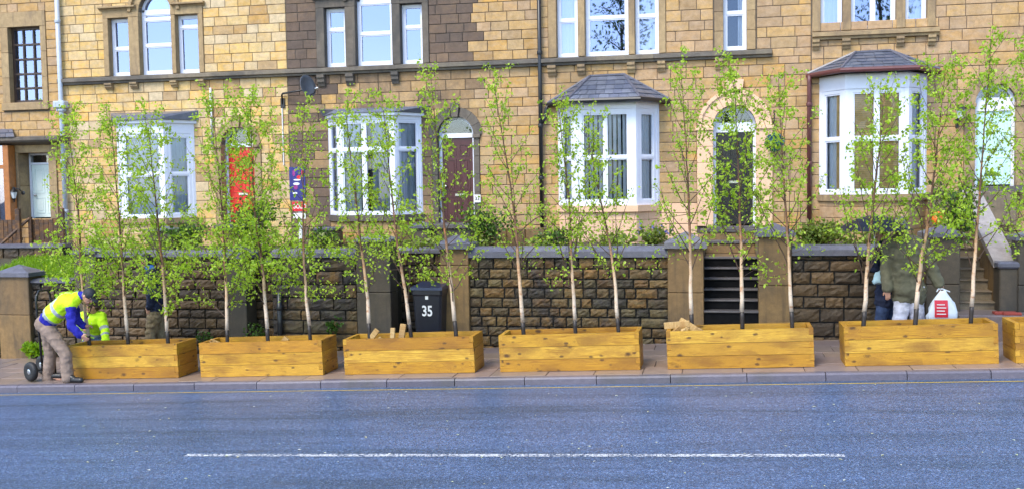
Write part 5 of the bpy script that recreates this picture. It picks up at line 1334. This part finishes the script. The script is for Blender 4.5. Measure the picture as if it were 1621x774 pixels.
# plaque number
text('33', .11, 'black_metal', None, Matrix.Translation((pq[0], YF-.064, pq[1])) @ Matrix.Rotation(R(90), 4, 'X'), 'plaque_number', .002)
o = bpy.data.objects['plaque_number']; o.parent = bpy.data.objects['number_plaque']
# agent's sign on a white post
Ys = 18.75; sx0, sx1 = WX(458, Ys, 290), WX(483, Ys, 290); sz1, sz0 = WZ(470, 265, Ys), WZ(470, 318, Ys); rz1, rz0 = WZ(470, 320, Ys), WZ(470, 335, Ys)
px_ = WX(474, Ys, 360)
t = thing('agent_sign', 'blue and red sold board on a white post in front of the dark house', 'sign', (px_, Ys, 1.6))
ob('post', MB().cbox(px_-.035, px_+.035, Ys+.03, Ys+.10, 1.55, sz1, .005), 'pipe_white', t)
o = ob('board', MB().cbox(sx0, sx1, Ys, Ys+.02, sz0, sz1, .003), 'sign_blue', t)
cxs = (sx0+sx1)/2
for (fx, fz, w, h, mt) in ((.62, .70, .10, .05, 'sign_red'), (.30, .82, .06, .08, 'sign_purple'), (.85, .82, .05, .09, 'sign_red'), (.45, .50, .14, .035, 'white_print'), (.40, .40, .09, .06, 'sign_purple'), (.5, .62, .16, .02, 'white_print'), (.35, .22, .10, .03, 'white_print')):
    X, Z = sx0+(sx1-sx0)*fx, sz0+(sz1-sz0)*fz
    ob('print_mark', MB().prism([(X+w/2*math.cos(a*math.pi/5), Z+h*math.sin(a*math.pi/5)*.8) for a in range(10)], Ys-.003, Ys-.0005), mt, o)
o = ob('sold_strip', MB().cbox(sx0+.05, sx1+.03, Ys-.012, Ys-.004, rz0, rz1, .002).cbox(sx0-.02, sx0+.049, Ys-.012, Ys-.004, rz0+.005, rz0+.08, .002), 'sign_red', t)
text('SOLD', .13, 'white_print', o, Matrix.Translation((cxs+.05, Ys-.014, (rz0+rz1)/2)) @ Matrix.Rotation(R(90), 4, 'X'), 'sold_lettering', .002, .85)
ob('small_board', MB().cbox(sx0+.06, sx1-.01, Ys, Ys+.02, WZ(470, 347, Ys), WZ(470, 338, Ys), .004), 'white_print', t)
for s_ in (-1, 1): ob('ground_peg', MB().tube([(px_+s_*.02, Ys+.03, 1.75), (px_+s_*.14, Ys-.02, 1.62)], .025, 6), 'pipe_white', t)

# ------------------------------------------------------------------ people
def blob(name, mb, mat, parent, vox=.012, smooth=6, fold=0, fsc=9, mats=None, pick=None, seed=0):
    me = mb.mesh(name); tmp = bpy.data.objects.new('tmp_blob', me); COL.objects.link(tmp)
    md = tmp.modifiers.new('r', 'REMESH'); md.mode = 'VOXEL'; md.voxel_size = vox
    ms = tmp.modifiers.new('s', 'SMOOTH'); ms.factor = .5; ms.iterations = smooth
    dg = bpy.context.evaluated_depsgraph_get(); res = bpy.data.meshes.new_from_object(tmp.evaluated_get(dg)); bpy.data.objects.remove(tmp)
    res.name = name; res.materials.clear()
    for q in [mat]+(mats or []): res.materials.append(MAT[q])
    if fold:
        nr = [v.normal.copy() for v in res.vertices]
        for v, n in zip(res.vertices, nr):
            p = v.co*fsc+Vector((seed*3.1, 0, 0)); v.co += n*fold*(mnoise.noise(Vector((p.x, p.y, p.z*1.6)))+.5*mnoise.noise(p*2.3))
    if pick:
        for pl in res.polygons: pl.material_index = pick(pl.center)
    res.polygons.foreach_set('use_smooth', [True]*len(res.polygons)); res.update()
    return link(name, res, parent)
def hand(b, wr, d, nrm, side, s, curl=.5):
    """palm, four fingers of different length with a knuckle bend, thumb from the side of the palm"""
    d = d.normalized(); u = d.cross(nrm).normalized()*side; n = u.cross(d).normalized()*side
    pc = wr+d*.045*s
    b.capsule(wr, .026*s, pc-u*.012*s, .030*s); b.capsule(pc-u*.022*s, .017*s, pc+u*.022*s, .017*s); b.capsule(wr+d*.075*s-u*.026*s, .013*s, wr+d*.075*s+u*.026*s, .013*s)
    for k, L in enumerate((.060, .070, .066, .052)):
        r = wr+d*.08*s+u*(-.028+.0187*k)*s; d1 = (d-n*curl*.6).normalized(); d2 = (d-n*curl*1.7).normalized()
        m1 = r+d1*L*.5*s; b.capsule(r, .0088*s, m1, .0083*s); b.capsule(m1, .0083*s, m1+d2*L*.5*s, .007*s)
    r = wr+d*.025*s-u*.026*s; m1 = r+(d*.6-u*.7-n*.2).normalized()*.038*s
    b.capsule(r, .012*s, m1, .0105*s); b.capsule(m1, .0105*s, m1+(d-u*.1-n*curl*.5).normalized()*.03*s, .0085*s)
def head(b, c, f, up, s):
    f = f.normalized(); lat = f.cross(up).normalized(); u = lat.cross(f).normalized(); M = Matrix((lat, f, u)).transposed()
    def P(x, y, z): return c+(lat*x+f*y+u*z)*s
    b.ell(c, .076*s, .096*s, .112*s, M); b.ell(P(0, .022, -.055), .056*s, .068*s, .062*s, M); b.capsule(P(0, .055, -.098), .022*s, P(0, .06, -.095), .022*s)
    b.capsule(P(0, .088, .012), .010*s, P(0, .108, -.022), .015*s)                     # nose
    b.capsule(P(-.02, .084, -.060), .010*s, P(.02, .084, -.060), .010*s)               # lips
    b.capsule(P(-.035, .082, .026), .012*s, P(.035, .082, .026), .012*s)               # brow
    for e in (-1, 1): b.ell(P(e*.077, -.005, -.008), .011*s, .020*s, .032*s, M)         # ears
    return P, M
def figure(label, J, face, up, s, wear, base, hair='hair_dark', hands=None, cap=False, girth=1.0):
    t = thing('person', label, 'person', base)
    lat = (J['shR']-J['shL']).normalized()
    # body: one continuous surface
    b = MB()
    P, M = head(b, J['head'], face, up, s)
    b.capsule(J['neck'], .058*s, J['head']-(J['head']-J['neck']).normalized()*.03*s, .052*s)
    def torso(b, low, r):
        g_ = girth; pv = J['pelvis'].lerp(J['spine'], low)
        b.capsule(pv-lat*.075*s, (.115*g_+r)*s, pv+lat*.075*s, (.115*g_+r)*s)
        b.capsule(J['spine']-lat*.065*s, (.112*g_+r)*s, J['spine']+lat*.065*s, (.112*g_+r)*s)
        b.capsule(J['chest']-lat*.085*s, (.115*g_+r)*s, J['chest']+lat*.085*s, (.115*g_+r)*s)
        for e in (-1, 1):
            b.capsule(pv+lat*e*.06*s, (.105*g_+r)*s, J['spine']+lat*e*.06*s, (.105*g_+r)*s); b.capsule(J['spine']+lat*e*.06*s, (.105*g_+r)*s, J['chest']+lat*e*.08*s, (.112*g_+r)*s)
        for q in ('shL', 'shR'): b.capsule(J['neck']*.75+J['chest']*.25, (.062+r)*s, J[q], (.062+r)*s); b.capsule(J['chest'], (.10+r)*s, J[q], (.06+r)*s)
    def arms(b, r, to=1.0):
        for e in 'LR':
            b.capsule(J['sh'+e], (.056+r)*s, J['el'+e], (.044+r)*s); w = J['el'+e].lerp(J['wr'+e], to); b.capsule(J['el'+e], (.044+r)*s, w, (.033+r)*s)
    def legs(b, r, to=1.0, flare=0):
        for e in 'LR':
            b.capsule(J['pelvis']+lat*(-.05 if e == 'L' else .05)*s, (.10+r)*s, J['hip'+e], (.088+r)*s)
            b.capsule(J['hip'+e], (.088+r)*s, J['kn'+e], (.060+r)*s); w = J['kn'+e].lerp(J['an'+e], to); b.capsule(J['kn'+e], (.060+r)*s, w, (.042+r+flare)*s)
    torso(b, 0, -.006); arms(b, -.004); legs(b, -.006)
    for e in 'LR':
        hd = (hands or {}).get(e); d = J['wr'+e]-J['el'+e]
        if hd: d = Vector(hd[0])
        hand(b, J['wr'+e], d, Vector(hd[1]) if hd else Vector((0, -1, .2)), 1 if e == 'R' else -1, s, hd[2] if hd else .45)
        b.capsule(J['an'+e], .036*s, J['to'+e], .03*s)
    body = blob('body', b, 'skin', t, .0075, 3)
    for e in (-1, 1): ob('eye', MB().ell(P(e*.031, .086, .004), .012*s, .007*s, .007*s, M, 8, 5), 'eye_dark', t, True)
    ob('mouth', MB().capsule(P(-.018, .094, -.058), .0035*s, P(.018, .094, -.058), .0035*s, 6), 'tile_red', t, True)
    for it in wear:
        kind, mat = it[0], it[1]; o = it[2] if len(it) > 2 else {}
        b = MB(); r = o.get('r', .016)
        if kind == 'trousers':
            b.capsule(J['pelvis']-lat*.072*s, (.112*girth+r)*s, J['pelvis']+lat*.072*s, (.112*girth+r)*s); legs(b, r+.014, 1.06, .020)
        elif kind in ('jumper', 'jacket'): torso(b, o.get('low', .1), r); arms(b, r+.008, o.get('to', .95)); b.capsule(J['neck'], .070*s, J['neck'].lerp(J['head'], .3), .068*s)
        elif kind == 'vest':
            torso(b, o.get('low', .8), r)
        elif kind == 'coat':
            torso(b, 0, r); arms(b, r+.012, .95); b.capsule(J['neck'], .085*s, J['neck'].lerp(J['head'], .3), .082*s)
            hem = o['hem']
            for e in 'LR': b.capsule(J['hip'+e], (.115+r)*s, J['hip'+e].lerp(J['kn'+e], hem), (.12+r)*s)
            b.capsule(J['pelvis'], (.13+r)*s, (J['hipL']+J['hipR'])/2+((J['knL']+J['knR'])/2-(J['hipL']+J['hipR'])/2)*hem, (.13+r)*s)
        elif kind == 'shoes':
            for e in 'LR':
                a, c = J['an'+e], J['to'+e]; d = (c-a); d.z = 0; d.normalize(); zf = min(a.z, c.z)
                sb = MB(); sb.capsule(Vector((a.x, a.y, o['z']+.052*s))-d*.035*s, .050*s, Vector((c.x, c.y, o['z']+.046*s)), .045*s); sb.capsule(a+Vector((0, 0, .03)), .052*s, a*.6+Vector((c.x, c.y, o['z']+.06*s))*.4, .048*s)
                q = blob('shoe', sb, mat, t, .009, 3)
            continue
        elif kind == 'collar':
            b.capsule(J['neck']-lat*.03*s, .078*s, J['neck']+lat*.03*s, .078*s); b.capsule(J['neck'], .07*s, J['neck'].lerp(J['head'], .42), .072*s)
        q = blob(o.get('name', kind), b, mat, t, .012, o.get('smooth', 5), o.get('fold', .012)*s, o.get('fsc', 8), o.get('mats'), o.get('pick'), len(label))
    if cap:
        b = MB(); b.ell(P(0, -.006, .034), .086*s, .106*s, .098*s, M); cb = blob('cap_crown', b, cap, t, .008, 3)
        # cut below the brow by shaping: flat peak
        f_ = face.normalized()
        ob('cap_peak', MB().ell(P(0, .125, .042), .068*s, .075*s, .010*s, M), cap, t, True)
        hb = MB(); hb.ell(P(0, -.034, -.02), .080*s, .070*s, .062*s, M); blob('hair', hb, hair, t, .008, 2, .006*s, 40)
    else:
        b = MB(); b.ell(P(0, -.020, .026), .086*s, .098*s, .106*s, M); b.ell(P(0, -.035, -.03), .080*s, .072*s, .080*s, M); blob('hair', b, hair, t, .008, 2, .012*s, 30)
    return t
def jp(Y0, **k): return {n: Vector((WX(x, Y0+dy, y), Y0+dy, WZ(x, y, Y0+dy))) for n, (x, y, dy) in k.items()}
S = 1.13
# bending worker at the left end of the first planter
Y0 = 15.42
J = jp(Y0, pelvis=(71, 512, 0), spine=(89, 493, 0), chest=(107, 478, 0), neck=(127, 468, .0), head=(140, 468, 0),
       shL=(116, 477, .22), shR=(112, 481, -.20), elR=(113, 516, -.28), wrR=(127, 530, -.24), elL=(122, 506, .30), wrL=(133, 516, .34),
       hipL=(76, 522, .11), hipR=(78, 523, -.11), knR=(104, 560, -.10), anR=(107, 597, -.10), toR=(128, 601.5, -.12), knL=(80, 562, .16), anL=(76, 596, .18), toL=(96, 599, .20))
ax0, axd = J['pelvis'], (J['neck']-J['pelvis']); axl = axd.length; axd = axd.normalized(); latv = (J['shR']-J['shL']).normalized()
def vest_pick(c):
    t = (c-ax0).dot(axd)/axl; l = abs((c-(J['pelvis']+J['neck'])/2).dot(latv))
    if .24 < t < .32 or .46 < t < .54: return 1
    if t >= .54 and .10*S < l < .155*S: return 1
    return 0
gz = g(J['anR'].x)
figure('man in blue jumper, hi-vis vest and dark cap bending over the first planter', J, Vector((.62, -.18, -.55)), Vector((.5, 0, .8)), S,
       [('trousers', 'khaki_grey', dict(fold=.010)), ('shoes', 'shoe_black', dict(z=gz)), ('jumper', 'royal_blue', dict(fold=.014, low=.45)), ('vest', 'hi_vis', dict(r=.034, mats=['reflective'], pick=vest_pick, name='hi_vis_vest', fold=.010))],
       (J['anR'].x, Y0, gz), 'hair_grey', {'R': ((.75, .1, -.6), (0, -1, 0), .6), 'L': ((.8, .3, .1), (0, 0, 1), 1.0)}, 'cap_navy', girth=1.12)
# worker crouching behind the planter
Y0 = 16.62
J2 = jp(Y0, pelvis=(150, 536, .22), spine=(149, 522, .14), chest=(147, 506, .0), neck=(146, 494, -.06), head=(146, 485, -.12),
        shL=(160, 500, -.02), elL=(166, 523, -.10), wrL=(168, 543, -.30), shR=(131, 501, -.02), elR=(128, 516, -.12), wrR=(134, 518, -.36),
        hipL=(157, 540, .16), hipR=(143, 540, .16), knL=(160, 552, -.14), knR=(142, 552, -.14), anL=(159, 575, .12), anR=(144, 575, .12), toL=(159, 582, -.08), toR=(143, 582, -.08))
gz2 = g(J2['pelvis'].x)
for q in ('an', 'to'):
    for e in 'LR': J2[q+e].z = gz2+(.07 if q == 'an' else .045)
def jac_pick(c):
    for a, bq, ts in ((J2['shL'], J2['wrL'], (.42, .66)), (J2['shR'], J2['wrR'], (.42, .66))):
        d = bq-a; t = (c-a).dot(d)/d.length_squared; off = (c-a-d*t).length
        if off < .13 and any(abs(t-q) < .045 for q in ts): return 1
    if abs((c-J2['spine']).dot((J2['chest']-J2['spine']).normalized())) < .03 and abs(c.x-J2['spine'].x) < .2: return 1
    return 0
figure('brown-haired worker in hi-vis jacket crouching behind the first planter holding its tree', J2, Vector((-.55, -.45, -.62)), Vector((-.3, -.3, .8)), S,
       [('trousers', 'denim', {}), ('shoes', 'shoe_black', dict(z=gz2)), ('jacket', 'hi_vis', dict(r=.022, mats=['reflective'], pick=jac_pick, name='hi_vis_jacket', fold=.014))],
       (J2['pelvis'].x, Y0, gz2), 'hair_brown', {'L': ((.1, -.3, -.9), (0, -1, 0), .3), 'R': ((.5, -.6, .0), (0, 0, 1), 1.1)})
# walker behind the birches
Y0 = 17.35
J3 = jp(Y0, pelvis=(246, 488, 0), spine=(245, 466, 0), chest=(242, 446, 0), neck=(238, 426, 0), head=(231, 413, -.02),
        shL=(240, 434, -.20), elL=(243, 463, -.26), wrL=(236, 486, -.22), shR=(243, 434, .20), elR=(246, 463, .26), wrR=(240, 488, .24),
        hipL=(245, 498, -.10), hipR=(248, 498, .10), knL=(238, 530, -.10), anL=(240, 562, -.10), toL=(226, 567, -.10), knR=(254, 530, .10), anR=(262, 560, .12), toR=(250, 565, .12))
gz3 = g(J3['pelvis'].x); dz = gz3+.07-min(J3['anL'].z, J3['anR'].z)
for e in 'LR': J3['an'+e].z = gz3+.08; J3['to'+e].z = gz3+.05
figure('dark-haired person in navy jacket and khaki trousers walking behind the first planter', J3, Vector((-.9, -.25, -.25)), Vector((0, 0, 1)), S,
       [('trousers', 'khaki', dict(fold=.02)), ('shoes', 'shoe_black', dict(z=gz3)), ('jacket', 'navy', dict(r=.024, fold=.016)), ('collar', 'sky_blue', dict(fold=.006))], (J3['pelvis'].x, Y0, gz3), 'hair_dark')
# couple under the umbrella
Y0 = 17.15
J4 = jp(Y0, pelvis=(1438, 456, 0), spine=(1436, 428, 0), chest=(1433, 400, -.02), neck=(1429, 374, -.03), head=(1424, 358, -.05),
        shL=(1408, 386, .02), elL=(1403, 425, -.02), wrL=(1405, 458, -.10), shR=(1458, 387, .06), elR=(1474, 423, .02), wrR=(1486, 448, -.06),
        hipL=(1429, 470, .02), hipR=(1448, 470, .04), knL=(1424, 506, -.04), knR=(1452, 506, .06), anL=(1434, 541, .02), anR=(1460, 540, .10), toL=(1418, 546, -.02), toR=(1445, 545, .10))
gz4 = g(J4['pelvis'].x)
for e in 'LR': J4['an'+e].z = gz4+.08; J4['to'+e].z = gz4+.05
figure('man in olive coat and pale trousers carrying a white carrier bag', J4, Vector((-.75, .55, -.2)), Vector((0, 0, 1)), 1.16,
       [('trousers', 'pale_trouser', dict(fold=.012, r=.022)), ('shoes', 'shoe_black', dict(z=gz4)), ('coat', 'olive', dict(r=.034, hem=-.16, fold=.020, fsc=6))], (J4['pelvis'].x, Y0, gz4), 'hair_grey',
       {'R': ((.1, -.1, -1), (0, -1, 0), 1.1)}, girth=1.18)
Y0 = 17.62
J5 = jp(Y0, pelvis=(1402, 462, 0), spine=(1401, 436, 0), chest=(1400, 410, 0), neck=(1399, 388, 0), head=(1397, 373, 0),
        shL=(1394, 398, -.18), elL=(1385, 424, -.30), wrL=(1385, 405, -.42), shR=(1404, 398, .18), elR=(1406, 430, .2), wrR=(1396, 455, .05),
        hipL=(1400, 472, -.08), hipR=(1404, 472, .08), knL=(1394, 505, -.08), knR=(1408, 505, .1), anL=(1396, 536, -.06), anR=(1412, 534, .14), toL=(1384, 541, -.06), toR=(1400, 538, .14))
gz5 = g(J5['pelvis'].x)
for e in 'LR': J5['an'+e].z = gz5+.08; J5['to'+e].z = gz5+.05
figure('person in dark navy coat and blue jeans holding the black umbrella', J5, Vector((-.95, -.15, -.1)), Vector((0, 0, 1)), 1.08,
       [('trousers', 'denim_dark', {}), ('shoes', 'shoe_black', dict(z=gz5)), ('coat', 'navy', dict(r=.024, hem=.12, fold=.018))], (J5['pelvis'].x, Y0, gz5), 'hair_brown',
       {'L': ((-.3, -.5, .8), (1, 0, 0), 1.2)})
# umbrella held over them
hp = J5['wrL']+Vector((-.02, -.05, .06)); ut = Vector((hp.x+.02, hp.y+.1, WZ(1384, 341, 17.3)))
t = thing('umbrella', 'black open umbrella over the couple', 'umbrella', hp-Vector((0, 0, .12)))
ob('shaft', MB().tube([hp-Vector((0, 0, .12)), ut], .009, 8), 'steel', t, True)
ob('handle', MB().tube([hp-Vector((0, 0, .12)), hp+Vector((0, 0, .02))], .018, 8), 'black_metal', t, True)
n = 8; Rr_ = .60; rings = []
for k in range(7):
    f = k/6; ring_ = []
    for j in range(n*4):
        a = 2*math.pi*j/(n*4); sc = 1-.10*f*abs(math.sin(a*n/2)) ; zz_ = -.24*f*f-.015*f*abs(math.sin(a*n/2))*0
        ring_.append(ut+Vector((Rr_*max(.02, f)*sc*math.cos(a), Rr_*max(.02, f)*sc*math.sin(a), zz_)))
    rings.append(ring_)
ob('canopy', MB().loft(rings, cap=False), 'umbrella_black', t, True)
ob('ferrule', MB().tube([ut, ut+Vector((0, 0, .06))], [.012, .005], 6), 'black_metal', t)
for j in range(n):
    a = 2*math.pi*j/n; e = ut+Vector((Rr_*math.cos(a), Rr_*math.sin(a), -.245)); mid = ut+Vector((Rr_*.55*math.cos(a), Rr_*.55*math.sin(a), -.085))
    ob('rib', MB().tube([ut-Vector((0, 0, .01)), mid, e], .004, 5), 'steel', t)
# carrier bag
def soft_bag(name, label, c, w, h, d, mat, cat, handle_to):
    t = thing(name, label, cat, c-Vector((0, 0, h/2))); b = MB(); rings = []
    for f, sw, sd in ((0, .90, .5), (.05, 1.02, .85), (.18, 1.06, 1.0), (.32, 1.02, .95), (.46, .94, .85), (.60, .82, .7), (.72, .66, .5), (.83, .46, .36), (.93, .28, .24), (1.0, .20, .14)):
        rg = []
        for k in range(32):
            a = 2*math.pi*k/32; q = 1+.16*mnoise.noise(Vector((3*math.cos(a), 3*math.sin(a), f*4+w)))+.07*mnoise.noise(Vector((9*math.cos(a), 9*math.sin(a), f*9)))
            sx_ = abs(math.cos(a))**.75*math.copysign(1, math.cos(a)); sy_ = abs(math.sin(a))**.75*math.copysign(1, math.sin(a))
            rg.append(c+Vector((w/2*sw*sx_*q-.05*w*(1-f), d/2*sd*sy_*q, -h/2+h*f+.012*math.sin(3*a+f*5))))
        rings.append(rg)
    b.loft(rings); ob('bag_body', b, mat, t, True)
    for s_ in (-1, 1): ob('bag_handle', MB().tube([c+Vector((s_*w*.24, 0, h/2-.02)), c.lerp(handle_to, .8)+Vector((s_*.03, 0, .06)), handle_to], .010, 6), mat, t)
    return t
c = Vector((WX(1493, 17.0, 484), 17.0, WZ(1493, 484, 17.0)))
t = soft_bag('carrier_bag', 'white plastic carrier bag with a red square print', c, .42, .50, .20, 'bag_white', 'bag', J4['wrR']+Vector((.01, -.04, -.09)))
bb = MB(); rw, rh = .20, .27; n = 6; vs = []; fs = []
for i in range(n+1):
    for j in range(n+1):
        u, v = -rw/2-.05+rw*i/n, -rh/2-.03+rh*j/n; f = v/.50+.5; sd = 1.0 if f < .45 else 1.0-(f-.45)/.27*.4
        vs.append((c.x+u, c.y-.5*.20*sd-.022, c.z+v))
for i in range(n):
    for j in range(n): a = i*(n+1)+j; fs.append((a, a+n+1, a+n+2, a+1))
ob('red_print', bb.add(vs, fs), 'sign_red', t)
for k in range(4): ob('print_line', MB().box(c.x-.12, c.x+.02-.02*(k % 2), c.y-.128, c.y-.126, c.z-.12+.05*k, c.z-.105+.05*k), 'white_print', t)
c = Vector((WX(1391, 17.3, 437), 17.28, WZ(1391, 437, 17.3)))
soft_bag('hand_bag', 'small pale blue bag hanging beside the navy coat', c, .17, .24, .10, 'bag_blue', 'bag', J5['elL']+Vector((.02, -.05, -.02)))

# ------------------------------------------------------------------ sack truck behind the bending worker
Y0 = 15.72
def tp(x, y, dy=0): return Vector((WX(x, Y0+dy, y), Y0+dy, WZ(x, y, Y0+dy)))
t = thing('sack_truck', 'black sack truck with pneumatic tyres behind the bending worker', 'hand truck', (tp(66, 590).x, Y0, g(tp(66, 590).x)))
A1, A2 = tp(67, 592, -.18), tp(84, 588, .26)
T1, T2 = tp(57, 478, -.16), tp(80, 474, .28)
lo1, lo2 = tp(69, 598, -.14), tp(88, 594, .30)
gzt = g(A1.x)
for q in (lo1, lo2): q.z = gzt+.03
ob('frame_tube', MB().tube([lo1, T1, T1+Vector((.01, 0, .10)), T1.lerp(T2, .22)+Vector((0, 0, .19)), T1.lerp(T2, .8)+Vector((0, 0, .19)), T2+Vector((-.01, 0, .10)), T2, lo2], .021, 9), 'black_metal', t, True)
for f in (.15, .42, .68): ob('cross_bar', MB().tube([lo1.lerp(T1, f), lo2.lerp(T2, f)], .014, 7), 'black_metal', t, True)
ob('toe_plate', MB().add([lo1+Vector((0, 0, 0)), lo2, lo2+Vector((.24, -.02, -.01)), lo1+Vector((.24, -.02, -.01)), lo1+Vector((0, 0, .01)), lo2+Vector((0, 0, .01)), lo2+Vector((.24, -.02, 0)), lo1+Vector((.24, -.02, 0))], [(3,2,1,0), (4,5,6,7), (0,1,5,4), (1,2,6,5), (2,3,7,6), (3,0,4,7)]), 'black_metal', t)
wr_ = .175
axd_ = (A2-A1); axd_.z = 0; axd_.normalize()
for nm, c, in (('near', tp(49, 588, -.26)), ('far', tp(68, 586, .40))):
    c.z = gzt+wr_; Mw = Matrix.Translation(c) @ Vector((.35, .94, 0)).to_track_quat('Z', 'Y').to_matrix().to_4x4()
    w = ob('wheel', MB().lathe([(.03, -.05), (.085, -.035), (.09, .035), (.03, .05)], Mw, 20), 'steel', t, True)
    ob('tyre', MB().lathe([(.085, -.045), (.13, -.055), (.165, -.035), (wr_, 0), (.165, .035), (.13, .055), (.085, .045)], Mw, 28), 'rubber', w, True)
    ob('axle', MB().tube([c, lo1.lerp(T1, .12) if nm == 'near' else lo2.lerp(T2, .12)], .014, 7), 'black_metal', t, True)
